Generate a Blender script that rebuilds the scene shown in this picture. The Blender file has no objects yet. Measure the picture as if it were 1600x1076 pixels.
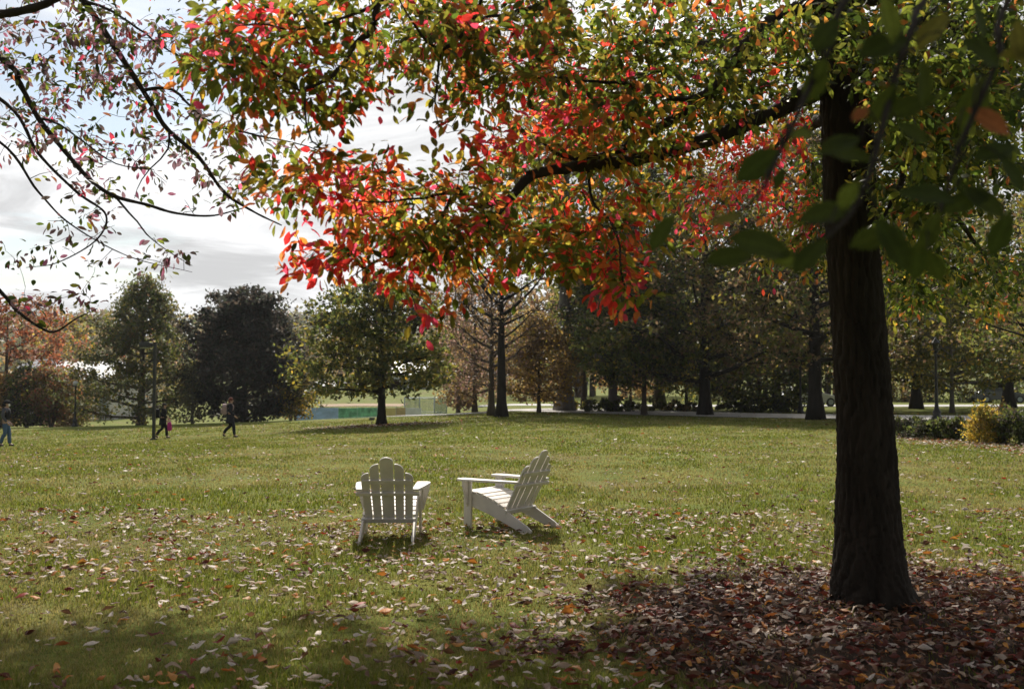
import bpy, bmesh, math, random
import numpy as np
from mathutils import Vector, Matrix
random.seed(7)
rng = np.random.default_rng(7)
scn = bpy.context.scene
COL = scn.collection
R = math.radians

# ------------------------------------------------------------------ camera
CAM_Z = 1.65
PITCH = math.atan(62.0/1556.0)
cam_d = bpy.data.cameras.new('camera')
cam_d.lens = 35.0; cam_d.sensor_width = 36.0; cam_d.clip_end = 4000; cam_d.clip_start = 0.05
cam_d.dof.use_dof = True; cam_d.dof.focus_distance = 10.8; cam_d.dof.aperture_fstop = 3.2
cam = bpy.data.objects.new('camera', cam_d); COL.objects.link(cam)
cam.location = (0, 0, CAM_Z); cam.rotation_euler = (math.pi/2 + PITCH, 0, 0)
scn.camera = cam

# ------------------------------------------------------------------ world and sun
SUN_EL, SUN_AZ = 43.0, -6.0
sunv = Vector((math.sin(R(SUN_AZ))*math.cos(R(SUN_EL)), math.cos(R(SUN_AZ))*math.cos(R(SUN_EL)), math.sin(R(SUN_EL))))
world = bpy.data.worlds.new('World'); scn.world = world; world.use_nodes = True
def N(nt, kind, **kw):
    n = nt.nodes.new(kind)
    for k, v in kw.items():
        if k in ('op',): n.operation = v
        elif k == 'ins':
            for i, val in v.items(): n.inputs[i].default_value = val
        else: setattr(n, k, v)
    return n
def build_world():
    nt = world.node_tree; nt.nodes.clear(); L = nt.links.new
    out = N(nt, 'ShaderNodeOutputWorld'); bg = N(nt, 'ShaderNodeBackground'); bg.inputs[1].default_value = 0.09
    sky = N(nt, 'ShaderNodeTexSky', sky_type='NISHITA', sun_disc=False, sun_elevation=R(SUN_EL), sun_rotation=R(SUN_AZ))
    sky.air_density = 1.2; sky.dust_density = 1.0
    tc = N(nt, 'ShaderNodeTexCoord')
    nrm = N(nt, 'ShaderNodeVectorMath', op='NORMALIZE'); L(tc.outputs['Generated'], nrm.inputs[0])
    sep = N(nt, 'ShaderNodeSeparateXYZ'); L(nrm.outputs[0], sep.inputs[0])
    zc = N(nt, 'ShaderNodeMath', op='MAXIMUM', ins={1: 0.0}); L(sep.outputs[2], zc.inputs[0])
    za = N(nt, 'ShaderNodeMath', op='ADD', ins={1: 0.10}); L(zc.outputs[0], za.inputs[0])
    inv = N(nt, 'ShaderNodeMath', op='DIVIDE', ins={0: 1.0}); L(za.outputs[0], inv.inputs[1])
    pl = N(nt, 'ShaderNodeVectorMath', op='SCALE'); L(nrm.outputs[0], pl.inputs[0]); L(inv.outputs[0], pl.inputs['Scale'])
    o1 = N(nt, 'ShaderNodeVectorMath', op='ADD'); o1.inputs[1].default_value = (6.1, 5.0, 0); L(pl.outputs[0], o1.inputs[0])
    n1 = N(nt, 'ShaderNodeTexNoise', noise_dimensions='3D', ins={'Scale': 0.9, 'Detail': 7.0, 'Roughness': 0.55, 'Distortion': 0.4})
    L(o1.outputs[0], n1.inputs['Vector'])
    cov = N(nt, 'ShaderNodeMapRange', interpolation_type='SMOOTHSTEP', ins={1: 0.36, 2: 0.50, 3: 0.0, 4: 1.0}); 
    hz = N(nt, 'ShaderNodeMapRange', ins={1: 0.02, 2: 0.16, 3: 0.22, 4: 0.0}); L(zc.outputs[0], hz.inputs[0])      # a cloud deck closes up towards the horizon
    nh = N(nt, 'ShaderNodeMath', op='ADD'); L(n1.outputs[0], nh.inputs[0]); L(hz.outputs[0], nh.inputs[1]); L(nh.outputs[0], cov.inputs[0])
    n2 = N(nt, 'ShaderNodeTexNoise', noise_dimensions='3D', ins={'Scale': 1.3, 'Detail': 6.0, 'Roughness': 0.6, 'Distortion': 0.6})
    off = N(nt, 'ShaderNodeVectorMath', op='ADD'); off.inputs[1].default_value = (3.1, 1.7, 0.4); L(pl.outputs[0], off.inputs[0]); L(off.outputs[0], n2.inputs['Vector'])
    shade = N(nt, 'ShaderNodeMapRange', interpolation_type='SMOOTHSTEP', ins={1: 0.36, 2: 0.60, 3: 0.66, 4: 1.12}); L(n2.outputs[0], shade.inputs[0])
    # clouds scatter the sun forward: brighter round the sun, as thin cloud is
    dot = N(nt, 'ShaderNodeVectorMath', op='DOT_PRODUCT'); L(nrm.outputs[0], dot.inputs[0]); dot.inputs[1].default_value = sunv
    ph = N(nt, 'ShaderNodeMapRange', ins={1: -1.0, 2: 1.0, 3: 0.0, 4: 1.0}); L(dot.outputs['Value'], ph.inputs[0])
    pw = N(nt, 'ShaderNodeMath', op='POWER', ins={1: 2.0}); L(ph.outputs[0], pw.inputs[0])
    br = N(nt, 'ShaderNodeMath', op='MULTIPLY_ADD', ins={1: 8.8, 2: 1.7}); L(pw.outputs[0], br.inputs[0])
    lum = N(nt, 'ShaderNodeMath', op='MULTIPLY'); L(br.outputs[0], lum.inputs[0]); L(shade.outputs[0], lum.inputs[1])
    cc = N(nt, 'ShaderNodeVectorMath', op='SCALE'); cc.inputs[0].default_value = (0.985, 0.99, 1.0); L(lum.outputs[0], cc.inputs['Scale'])
    mix = N(nt, 'ShaderNodeMix', data_type='RGBA'); L(cov.outputs[0], mix.inputs[0]); L(sky.outputs[0], mix.inputs[6]); L(cc.outputs[0], mix.inputs[7])
    L(mix.outputs[2], bg.inputs[0]); L(bg.outputs[0], out.inputs[0])
build_world()
sun_d = bpy.data.lights.new('sun', 'SUN'); sun_d.energy = 5.0; sun_d.angle = R(0.6); sun_d.color = (1.0, 0.93, 0.82)
sun = bpy.data.objects.new('sun', sun_d); COL.objects.link(sun); sun.location = (0, 30, 40)
sun.rotation_euler = sunv.to_track_quat('Z', 'Y').to_euler()
scn.view_settings.view_transform = 'Standard'; scn.view_settings.look = 'None'
scn.view_settings.exposure = 0.32; scn.view_settings.gamma = 1.0
scn.cycles.max_bounces = 8; scn.cycles.transparent_max_bounces = 8; scn.cycles.diffuse_bounces = 4
scn.cycles.sample_clamp_indirect = 6.0

# ------------------------------------------------------------------ helpers
def tag(o, label=None, cat=None, group=None, kind=None):
    if label: o['label'] = label
    if cat: o['category'] = cat
    if group: o['group'] = group
    if kind: o['kind'] = kind
    return o
def empty(name, loc=(0, 0, 0), rz=0.0):
    o = bpy.data.objects.new(name, None); COL.objects.link(o); o.location = loc; o.rotation_euler = (0, 0, rz)
    o.empty_display_size = 0.2
    return o
def link(name, me, parent=None, world_space=False):
    o = bpy.data.objects.new(name, me); COL.objects.link(o)
    if parent is not None:
        o.parent = parent
        if world_space:      # vertices given in world space
            M = Matrix.Translation(parent.location) @ parent.rotation_euler.to_matrix().to_4x4()
            o.matrix_parent_inverse = M.inverted()
    return o
def ss(v, a, b):
    t = np.clip((np.asarray(v, float)-a)/(b-a), 0, 1); return t*t*(3-2*t)
def ground(x, y):
    x = np.asarray(x, float); y = np.asarray(y, float)
    z = -1.35*np.tanh(0.047*np.maximum(-x, 0)/1.35)*ss(y, 13, 42)
    ang = x/np.maximum(y, 1.0)
    left = 1-ss(ang, -0.085, -0.03)
    v = ss(y, 61, 92)*left
    z = z*(1-v) - 3.0*v
    z = z + left*ss(y, 140, 265)*4.1
    z = z + ss(y, 290, 560)*26
    z = z + 0.018*np.sin(x*0.9+1.3)*np.sin(y*0.7)*ss(y, 2, 8)*(1-ss(y, 20, 40))
    return z
def gz(x, y): return float(ground(x, y))
cp, sp_ = math.cos(PITCH), math.sin(PITCH)
def ray(px, py):
    u = (px-800.0)/1556.0; v = -(py-538.0)/1556.0
    d = np.array([u, cp - v*sp_, sp_ + v*cp]); return d
def at(px, py, Y):
    d = ray(px, py); return np.array([0, 0, CAM_Z]) + d*(Y/d[1])
def project(P):
    P = np.asarray(P, float); q = P - np.array([0, 0, CAM_Z])
    dep = q[..., 1]*cp + q[..., 2]*sp_; up = -q[..., 1]*sp_ + q[..., 2]*cp
    dd = np.where(dep < 0.05, 0.05, dep)
    return 800+1556*q[..., 0]/dd, 538-1556*up/dd, dep
def hit(px, py):
    d = ray(px, py); y = 3.0
    while y < 900:
        if y < 100:
            p = np.array([0, 0, CAM_Z]) + d*((y+2)/d[1])
            if p[2] > gz(p[0], p[1])+.0: y += 2; continue
        p = np.array([0, 0, CAM_Z]) + d*(y/d[1])
        if p[2] <= gz(p[0], p[1]): return p
        y += 0.05 if y < 100 else 1.0
    return np.array([0, 0, CAM_Z]) + d*(900/d[1])
def base_at(px, Y):
    x = (px-800.0)/1556.0*Y*1.0008; return np.array([x, Y, gz(x, Y)])

class Acc:
    """collects tubes, boxes and leaf copies into one mesh"""
    def __init__(s): s.v = []; s.f3 = []; s.f4 = []; s.c = []; s.n = 0
    def add(s, v, f3=None, f4=None, c=(1, 1, 1)):
        v = np.asarray(v, float); k = len(v); s.v.append(v)
        if f3 is not None and len(f3): s.f3.append(np.asarray(f3, int)+s.n)
        if f4 is not None and len(f4): s.f4.append(np.asarray(f4, int)+s.n)
        c = np.asarray(c, float); s.c.append(np.broadcast_to(c, (k, 3)) if c.ndim == 1 else c); s.n += k
    def tube(s, P, r, sides=6, c=(1, 1, 1), cap=True):
        P = np.asarray(P, float); n = len(P); r = np.broadcast_to(np.asarray(r, float), (n,))
        t = np.gradient(P, axis=0); t /= np.linalg.norm(t, axis=1, keepdims=True)+1e-9
        ref = np.where(np.abs(t[:, 2:3]) < 0.95, np.array([[0, 0, 1.0]]), np.array([[1.0, 0, 0]]))
        if abs(t[:, 2]).max() > 0.85 and abs(t[:, 2]).min() > 0.3: ref = np.tile(np.array([[1.0, 0.1, 0]]), (n, 1))
        a = np.cross(t, ref); a /= np.linalg.norm(a, axis=1, keepdims=True)+1e-9; b = np.cross(t, a)
        ang = np.arange(sides)*2*math.pi/sides
        V = P[:, None]+r[:, None, None]*(np.cos(ang)[None, :, None]*a[:, None]+np.sin(ang)[None, :, None]*b[:, None])
        i = np.arange(n-1)[:, None]*sides; j = np.arange(sides)[None]; j2 = (j+1) % sides
        f = np.stack([i+j, i+j2, i+sides+j2, i+sides+j], -1).reshape(-1, 4)
        V = V.reshape(-1, 3); f3 = None
        if cap:
            V = np.vstack([V, P[:1], P[-1:]]); k = n*sides; jj = np.arange(sides)
            f3 = np.vstack([np.stack([np.full(sides, k), (jj+1) % sides, jj], -1),
                            np.stack([np.full(sides, k+1), (n-1)*sides+jj, (n-1)*sides+(jj+1) % sides], -1)])
        s.add(V, f3, f, c)
    def box(s, lo, hi, c=(1, 1, 1), M=None):
        lo = np.asarray(lo, float); hi = np.asarray(hi, float)
        v = np.array([[x, y, z] for x in (0, 1) for y in (0, 1) for z in (0, 1)], float)*(hi-lo)+lo
        if M is not None: v = v @ np.array(M.to_3x3()).T + np.array(M.translation)
        s.add(v, None, [[0, 1, 3, 2], [4, 6, 7, 5], [0, 4, 5, 1], [2, 3, 7, 6], [0, 2, 6, 4], [1, 5, 7, 3]], c)
    def copies(s, tv, tf, Rm, T, S, C):
        """template verts tv, tris tf; N rotations, translations, scales, colours"""
        n, k = len(T), len(tv)
        if n == 0: return
        S = np.asarray(S, float); S = S[:, None, None] if S.ndim == 1 else S[:, None, :]
        V = np.einsum('nij,nkj->nki', Rm, tv[None]*S)+T[:, None]
        f = (tf[None]+np.arange(n)[:, None, None]*k).reshape(-1, tf.shape[1])
        V = V.reshape(-1, 3); C = np.repeat(np.asarray(C, float), k, axis=0)
        if tf.shape[1] == 3: s.add(V, f, None, C)
        else: s.add(V, None, f, C)
    def mesh(s, name, mat, smooth=True):
        me = bpy.data.meshes.new(name)
        V = np.vstack(s.v).astype(np.float32)
        f3 = np.vstack(s.f3) if s.f3 else np.zeros((0, 3), int); f4 = np.vstack(s.f4) if s.f4 else np.zeros((0, 4), int)
        me.vertices.add(len(V)); me.vertices.foreach_set('co', V.ravel())
        me.loops.add(f3.size+f4.size); me.loops.foreach_set('vertex_index', np.concatenate([f3.ravel(), f4.ravel()]).astype(np.int32))
        me.polygons.add(len(f3)+len(f4))
        ls = np.concatenate([np.arange(len(f3))*3, f3.size+np.arange(len(f4))*4]).astype(np.int32)
        me.polygons.foreach_set('loop_start', ls)
        me.polygons.foreach_set('use_smooth', np.full(len(ls), smooth))
        at_ = me.attributes.new('Col', 'FLOAT_COLOR', 'POINT')
        C = np.ones((len(V), 4), np.float32); C[:, :3] = np.vstack(s.c); at_.data.foreach_set('color', C.ravel())
        me.update(calc_edges=True); me.validate()
        if mat: me.materials.append(mat)
        return me
    def obj(s, name, mat, parent=None, smooth=True):
        """mesh with its origin at the parent (vertices are in world space)"""
        if parent is not None:
            Mi = (Matrix.Translation(parent.location) @ parent.rotation_euler.to_matrix().to_4x4()).inverted()
            A = np.array(Mi.to_3x3()); t = np.array(Mi.translation)
            s.v = [v @ A.T + t for v in s.v]
        o = bpy.data.objects.new(name, s.mesh(name, mat, smooth)); COL.objects.link(o)
        if parent is not None: o.parent = parent
        return o

def smooth_path(P, n):
    """Catmull-Rom through rows of P (any columns)"""
    P = np.asarray(P, float); Q = np.vstack([2*P[0]-P[1], P, 2*P[-1]-P[-2]])
    m = len(P)-1; t = np.linspace(0, m-1e-6, n); i = t.astype(int); u = (t-i)[:, None]
    p0, p1, p2, p3 = Q[i], Q[i+1], Q[i+2], Q[i+3]
    return 0.5*((2*p1)+(-p0+p2)*u+(2*p0-5*p1+4*p2-p3)*u**2+(-p0+3*p1-3*p2+p3)*u**3)
def unit(v): return v/(np.linalg.norm(v, axis=-1, keepdims=True)+1e-9)
def frames(ax, up):
    """rotation matrices with local y along ax and local z near up"""
    y = unit(ax); x = unit(np.cross(y, up)); z = np.cross(x, y); return np.stack([x, y, z], -1)

# ------------------------------------------------------------------ materials
MAT = {}
def material(name):
    m = bpy.data.materials.new(name); m.use_nodes = True; nt = m.node_tree; nt.nodes.clear(); MAT[name] = m
    return m, nt, nt.links.new
def leaf_material(name, trans=0.5, gain=1.5, rough=0.42, spec=0.4):
    m, nt, L = material(name)
    out = N(nt, 'ShaderNodeOutputMaterial'); at_ = N(nt, 'ShaderNodeAttribute', attribute_name='Col')
    tc = N(nt, 'ShaderNodeTexCoord'); no = N(nt, 'ShaderNodeTexNoise', ins={'Scale': 30.0, 'Detail': 2.0}); L(tc.outputs['Object'], no.inputs['Vector'])
    mr = N(nt, 'ShaderNodeMapRange', ins={1: 0.3, 2: 0.7, 3: 0.75, 4: 1.2}); L(no.outputs[0], mr.inputs[0])
    sc = N(nt, 'ShaderNodeVectorMath', op='SCALE'); L(at_.outputs['Color'], sc.inputs[0]); L(mr.outputs[0], sc.inputs['Scale'])
    p = N(nt, 'ShaderNodeBsdfPrincipled', ins={'Roughness': rough, 'Specular IOR Level': spec}); L(sc.outputs[0], p.inputs['Base Color'])
    g = N(nt, 'ShaderNodeVectorMath', op='SCALE', ins={'Scale': gain}); L(sc.outputs[0], g.inputs[0])
    t = N(nt, 'ShaderNodeBsdfTranslucent'); L(g.outputs[0], t.inputs[0])
    mx = N(nt, 'ShaderNodeMixShader', ins={0: trans}); L(p.outputs[0], mx.inputs[1]); L(t.outputs[0], mx.inputs[2]); L(mx.outputs[0], out.inputs[0])
    return m
def plain_material(name, col, rough=0.6, var=0.25, scale=8.0, bump=0.0, bscale=40.0, spec=0.4, metal=0.0, stretch=(1, 1, 1), attr=False):
    m, nt, L = material(name)
    out = N(nt, 'ShaderNodeOutputMaterial'); tc = N(nt, 'ShaderNodeTexCoord')
    mp = N(nt, 'ShaderNodeMapping'); mp.inputs['Scale'].default_value = stretch; L(tc.outputs['Object'], mp.inputs[0])
    no = N(nt, 'ShaderNodeTexNoise', ins={'Scale': scale, 'Detail': 5.0, 'Roughness': 0.6}); L(mp.outputs[0], no.inputs['Vector'])
    mr = N(nt, 'ShaderNodeMapRange', ins={1: 0.25, 2: 0.75, 3: 1-var, 4: 1+var}); L(no.outputs[0], mr.inputs[0])
    sc = N(nt, 'ShaderNodeVectorMath', op='SCALE'); L(mr.outputs[0], sc.inputs['Scale'])
    if attr: a = N(nt, 'ShaderNodeAttribute', attribute_name='Col'); L(a.outputs['Color'], sc.inputs[0])
    else: sc.inputs[0].default_value = col
    p = N(nt, 'ShaderNodeBsdfPrincipled', ins={'Roughness': rough, 'Specular IOR Level': spec, 'Metallic': metal}); L(sc.outputs[0], p.inputs['Base Color'])
    if bump:
        nb = N(nt, 'ShaderNodeTexNoise', ins={'Scale': bscale, 'Detail': 4.0, 'Roughness': 0.65}); L(mp.outputs[0], nb.inputs['Vector'])
        b = N(nt, 'ShaderNodeBump', ins={'Strength': bump, 'Distance': 0.02}); L(nb.outputs[0], b.inputs['Height']); L(b.outputs[0], p.inputs['Normal'])
    L(p.outputs[0], out.inputs[0])
    return m
M_LEAF = leaf_material('leaf_living', 0.70, 2.5)
def veined_leaf():
    m = leaf_material('leaf_veined', 0.62, 2.2, rough=0.5, spec=0.15); nt = m.node_tree; L = nt.links.new
    tc = N(nt, 'ShaderNodeTexCoord'); sp = N(nt, 'ShaderNodeSeparateXYZ'); L(tc.outputs['Object'], sp.inputs[0])
    ab = N(nt, 'ShaderNodeMath', op='ABSOLUTE'); L(sp.outputs[0], ab.inputs[0])
    di = N(nt, 'ShaderNodeMath', op='MULTIPLY_ADD', ins={1: -0.75}); L(ab.outputs[0], di.inputs[0]); L(sp.outputs[1], di.inputs[2])
    fr = N(nt, 'ShaderNodeMath', op='PINGPONG', ins={1: 0.05}); L(di.outputs[0], fr.inputs[0])
    v1 = N(nt, 'ShaderNodeMapRange', ins={1: 0.0, 2: 0.012, 3: 1.0, 4: 0.0}); L(fr.outputs[0], v1.inputs[0])
    v2 = N(nt, 'ShaderNodeMapRange', ins={1: 0.0, 2: 0.016, 3: 1.6, 4: 0.0}); L(ab.outputs[0], v2.inputs[0])
    mx = N(nt, 'ShaderNodeMath', op='MAXIMUM'); L(v1.outputs[0], mx.inputs[0]); L(v2.outputs[0], mx.inputs[1])
    sc = [n for n in nt.nodes if n.type == 'VECT_MATH'][0]; mr = [n for n in nt.nodes if n.type == 'MAP_RANGE'][0]; no = [n for n in nt.nodes if n.type == 'TEX_NOISE'][0]; no.inputs['Scale'].default_value = 6.0
    ad = N(nt, 'ShaderNodeMath', op='MULTIPLY_ADD', ins={1: 0.55}); L(mx.outputs[0], ad.inputs[0]); L(mr.outputs[0], ad.inputs[2]); L(ad.outputs[0], sc.inputs['Scale'])
    sp2 = N(nt, 'ShaderNodeTexNoise', ins={'Scale': 14.0, 'Detail': 1.0}); L(tc.outputs['Object'], sp2.inputs['Vector'])
    return m
M_VEIN = veined_leaf()
M_FAR = leaf_material('leaf_far', 0.58, 2.1, rough=0.5, spec=0.3)
M_DRY = leaf_material('leaf_dry', 0.28, 1.3, rough=0.55, spec=0.2)
M_GRASS = leaf_material('grass_blade', 0.45, 1.35, rough=0.5, spec=0.25)
M_BARK = plain_material('bark_dark', (0.029, 0.023, 0.018), 0.9, 0.5, 6.0, 1.0, 22.0, spec=0.15, stretch=(1, 1, 0.25))
M_BARKG = plain_material('bark_grey', (0.15, 0.135, 0.12), 0.9, 0.35, 4.0, 0.6, 20.0, spec=0.15, stretch=(1, 1, 0.2))
M_BARKB = plain_material('bark_brown', (0.085, 0.066, 0.052), 0.9, 0.35, 4.0, 0.6, 20.0, spec=0.15, stretch=(1, 1, 0.2))
M_WHITE = plain_material('white_paint', (0.66, 0.625, 0.585), 0.5, 0.14, 5.0, 0.12, 60.0, spec=0.4)
M_IRON = plain_material('black_iron', (0.018, 0.018, 0.02), 0.45, 0.2, 9.0, 0.1, 60.0, spec=0.5)
M_ASPH = plain_material('path_stone', (0.50, 0.48, 0.46), 0.9, 0.15, 1.5, 0.2, 20.0, spec=0.2)

# ------------------------------------------------------------------ lawn / terrain
GUM = at(1365, 930, 7.55); GUM[2] = 0.0     # trunk base
def ground_material():
    m, nt, L = material('lawn_ground')
    out = N(nt, 'ShaderNodeOutputMaterial'); tc = N(nt, 'ShaderNodeTexCoord')
    def noise(scale, det=4.0, rough=0.55):
        n = N(nt, 'ShaderNodeTexNoise', ins={'Scale': scale, 'Detail': det, 'Roughness': rough}); L(tc.outputs['Object'], n.inputs['Vector']); return n.outputs[0]
    def rng_(src, a, b, c=0.0, d=1.0):
        r = N(nt, 'ShaderNodeMapRange', interpolation_type='SMOOTHSTEP', ins={1: a, 2: b, 3: c, 4: d}); L(src, r.inputs[0]); return r.outputs[0]
    def mixc(f, a, b):
        x = N(nt, 'ShaderNodeMix', data_type='RGBA'); L(f, x.inputs[0])
        for s, k in ((a, 6), (b, 7)):
            if isinstance(s, tuple): x.inputs[k].default_value = (*s, 1)
            else: L(s, x.inputs[k])
        return x.outputs[2]
    g = mixc(rng_(noise(0.8), 0.3, 0.7), (0.10, 0.135, 0.020), (0.18, 0.188, 0.036))
    g = mixc(rng_(noise(0.35, 6.0, 0.65), 0.50, 0.68), g, (0.175, 0.145, 0.06))
    g = mixc(rng_(noise(22.0, 3.0, 0.7), 0.45, 0.8), g, (0.05, 0.055, 0.015))
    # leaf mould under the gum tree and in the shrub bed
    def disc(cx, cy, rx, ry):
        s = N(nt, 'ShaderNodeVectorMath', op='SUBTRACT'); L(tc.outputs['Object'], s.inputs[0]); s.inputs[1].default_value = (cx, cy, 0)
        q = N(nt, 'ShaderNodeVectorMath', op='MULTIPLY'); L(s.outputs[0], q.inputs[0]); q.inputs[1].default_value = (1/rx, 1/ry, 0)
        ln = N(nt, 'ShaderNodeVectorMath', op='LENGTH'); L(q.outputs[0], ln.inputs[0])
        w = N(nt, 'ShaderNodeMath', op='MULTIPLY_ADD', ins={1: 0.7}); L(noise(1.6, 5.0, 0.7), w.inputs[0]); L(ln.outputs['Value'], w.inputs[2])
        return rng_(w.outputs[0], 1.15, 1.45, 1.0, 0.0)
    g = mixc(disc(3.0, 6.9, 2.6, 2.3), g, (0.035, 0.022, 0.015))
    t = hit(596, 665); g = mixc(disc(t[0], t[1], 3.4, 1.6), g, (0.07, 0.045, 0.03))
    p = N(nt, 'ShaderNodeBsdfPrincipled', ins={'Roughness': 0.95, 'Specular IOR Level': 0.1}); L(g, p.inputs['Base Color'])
    b = N(nt, 'ShaderNodeBump', ins={'Strength': 0.7, 'Distance': 0.03}); L(noise(35.0, 5.0, 0.7), b.inputs['Height']); L(b.outputs[0], p.inputs['Normal'])
    L(p.outputs[0], out.inputs[0]); return m
M_LAWN = ground_material()
def build_ground():
    ys = np.concatenate([np.linspace(-60, 0, 16)[:-1], np.linspace(0, 20, 41)[:-1], np.geomspace(20, 120, 91)[:-1], np.geomspace(120, 1500, 70)])
    us = np.concatenate([np.linspace(-2.4, -0.65, 14)[:-1], np.linspace(-0.65, 0.65, 131)[:-1], np.linspace(0.65, 2.4, 14)])
    w = np.maximum(ys, 0)+14.0
    X = us[None]*w[:, None]; Y = np.broadcast_to(ys[:, None], X.shape)
    V = np.stack([X, Y, ground(X, Y)], -1).reshape(-1, 3); nx = len(us); ny = len(ys)
    i = np.arange(ny-1)[:, None]*nx; j = np.arange(nx-1)[None]
    f = np.stack([i+j, i+j+1, i+nx+j+1, i+nx+j], -1).reshape(-1, 4)
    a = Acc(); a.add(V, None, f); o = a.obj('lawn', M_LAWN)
    tag(o, 'open lawn strewn with fallen leaves, falling gently away to the playing field', kind='structure')
build_ground()
STRIPS = []
def off_path(x, y):
    """True where no path or road lies"""
    ok = np.ones(len(x), bool)
    for P, w in STRIPS:
        for c in range(0, len(x), 20000):
            d = ((x[c:c+20000, None]-P[None, :, 0])**2+(y[c:c+20000, None]-P[None, :, 1])**2).min(1); ok[c:c+20000] &= d > (w*.5+.15)**2
    return ok
def strip(name, pts, width, mat, label, lift=0.03):
    P = smooth_path(np.array(pts, float), 60); STRIPS.append((smooth_path(np.array(pts, float), 240), width)); t = np.gradient(P, axis=0); n = unit(np.stack([-t[:, 1], t[:, 0]], -1))
    cols = []
    for k in np.linspace(-0.5, 0.5, 5):
        q = P+n*width*k; cols.append(np.stack([q[:, 0], q[:, 1], ground(q[:, 0], q[:, 1])+lift], -1))
    V = np.stack(cols, 1).reshape(-1, 3); i = np.arange(59)[:, None]*5; j = np.arange(4)[None]
    f = np.stack([i+j, i+j+1, i+6+j, i+5+j], -1).reshape(-1, 4)
    a = Acc(); a.add(V, None, f); o = a.obj(name, mat); tag(o, label, kind='structure'); return o
strip('path', [(1.0, 66), (6.5, 59), (12, 53), (16.2, 50.5), (20, 49), (26, 48), (45, 47)], 7.0, M_ASPH, 'pale paved path curving past the trees and lamp posts')
strip('path', [(-40, 66), (-26, 64.0), (-16, 63.2), (-9, 62.5), (-5.0, 60.5), (-2.5, 60), (3, 63.5)], 1.3, M_ASPH, 'thin pale path along the far edge of the lawn')
strip('road', [(-14, 84), (0, 80), (14, 76), (30, 76), (60, 80)], 6.0, plain_material('road_sunlit', (0.45, 0.44, 0.43), 0.85, 0.12, 0.8, 0.1, 15.0), 'pale road seen between the trunks behind the hedges', 0.02)

def prism(poly, a0, a1, axis):
    """extrude a 2D outline; axis x: poly in (y,z); axis y: poly in (x,z); axis z: poly in (x,y)"""
    poly = list(poly); n = len(poly); vs = []
    for a in (a0, a1):
        for (p, q) in poly: vs.append({'x': (a, p, q), 'y': (p, a, q), 'z': (p, q, a)}[axis])
    fs = [list(range(n))[::-1], list(range(n, 2*n))]+[[i, (i+1) % n, n+(i+1) % n, n+i] for i in range(n)]
    return vs, fs
def solid(name, vf, mat, parent, M=None, bevel=0.004):
    bm = bmesh.new(); vs = [bm.verts.new(v) for v in vf[0]]
    for f in vf[1]: bm.faces.new([vs[i] for i in f])
    bmesh.ops.recalc_face_normals(bm, faces=bm.faces)
    if bevel: bmesh.ops.bevel(bm, geom=[e for e in bm.edges if e.calc_face_angle(0) > 0.6], offset=bevel, segments=2, affect='EDGES', profile=0.6)
    if M is not None: bm.transform(M)
    me = bpy.data.meshes.new(name); bm.to_mesh(me); bm.free(); me.materials.append(mat)
    return link(name, me, parent)
# ------------------------------------------------------------------ three people walking
def skin_mesh(name, chains, mat, parent, sub=1):
    verts, rad, edges, idx = [], [], [], {}
    def vid(p):
        k = tuple(round(c, 4) for c in p[:3])
        if k not in idx: idx[k] = len(verts); verts.append(k); rad.append(p[3] if len(p) < 5 else (p[3], p[4]))
        return idx[k]
    for ch in chains:
        ids = [vid(p) for p in ch]; edges += list(zip(ids[:-1], ids[1:]))
    me = bpy.data.meshes.new(name); me.from_pydata(verts, edges, []); o = bpy.data.objects.new(name, me); COL.objects.link(o)
    sk = o.modifiers.new('skin', 'SKIN'); sk.use_smooth_shade = True
    for i, r in enumerate(rad): me.skin_vertices[0].data[i].radius = (r, r) if not isinstance(r, tuple) else r
    me.skin_vertices[0].data[0].use_root = True
    sb = o.modifiers.new('sub', 'SUBSURF'); sb.levels = sub; sb.render_levels = sub
    dg = bpy.context.evaluated_depsgraph_get(); dg.update(); m2 = bpy.data.meshes.new_from_object(o.evaluated_get(dg))
    bpy.data.objects.remove(o); bpy.data.meshes.remove(me); m2.name = name; m2.materials.clear(); m2.materials.append(mat)
    for p in m2.polygons: p.use_smooth = True
    return link(name, m2, parent)
def blob(name, c, r, mat, parent, cut=None, seg=14):
    bm = bmesh.new(); bmesh.ops.create_uvsphere(bm, u_segments=seg, v_segments=seg//2+3, radius=1.0)
    for v in bm.verts: v.co = Vector((c[0]+v.co.x*r[0], c[1]+v.co.y*r[1], c[2]+v.co.z*r[2]))
    if cut: bmesh.ops.bisect_plane(bm, geom=bm.verts[:]+bm.edges[:]+bm.faces[:], plane_co=cut[0], plane_no=cut[1], clear_outer=True)
    me = bpy.data.meshes.new(name); bm.to_mesh(me); bm.free(); me.materials.append(mat)
    for p in me.polygons: p.use_smooth = True
    return link(name, me, parent)
def cloth(n, c): return plain_material(n, c, .85, .2, 14, .25, 90, spec=.15)
M_SKIN = plain_material('skin', (.45, .28, .21), .55, .06, 6); M_BLACK = cloth('cloth_black', (.012, .012, .014)); M_NAVY = cloth('cloth_navy', (.016, .017, .026)); M_DENIM = cloth('denim', (.07, .12, .22))
M_PLAID = cloth('plaid_grey', (.08, .08, .10)); M_PINKB = cloth('bag_pink', (.42, .03, .20)); M_MAUVE = cloth('bag_mauve', (.33, .24, .24)); M_HAIRR = cloth('hair_auburn', (.14, .045, .03)); M_MASK = cloth('mask_white', (.7, .7, .7)); M_SHOE = cloth('shoe_dark', (.03, .03, .04)); M_ORANGE = cloth('patch_orange', (.7, .16, .04))
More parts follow.
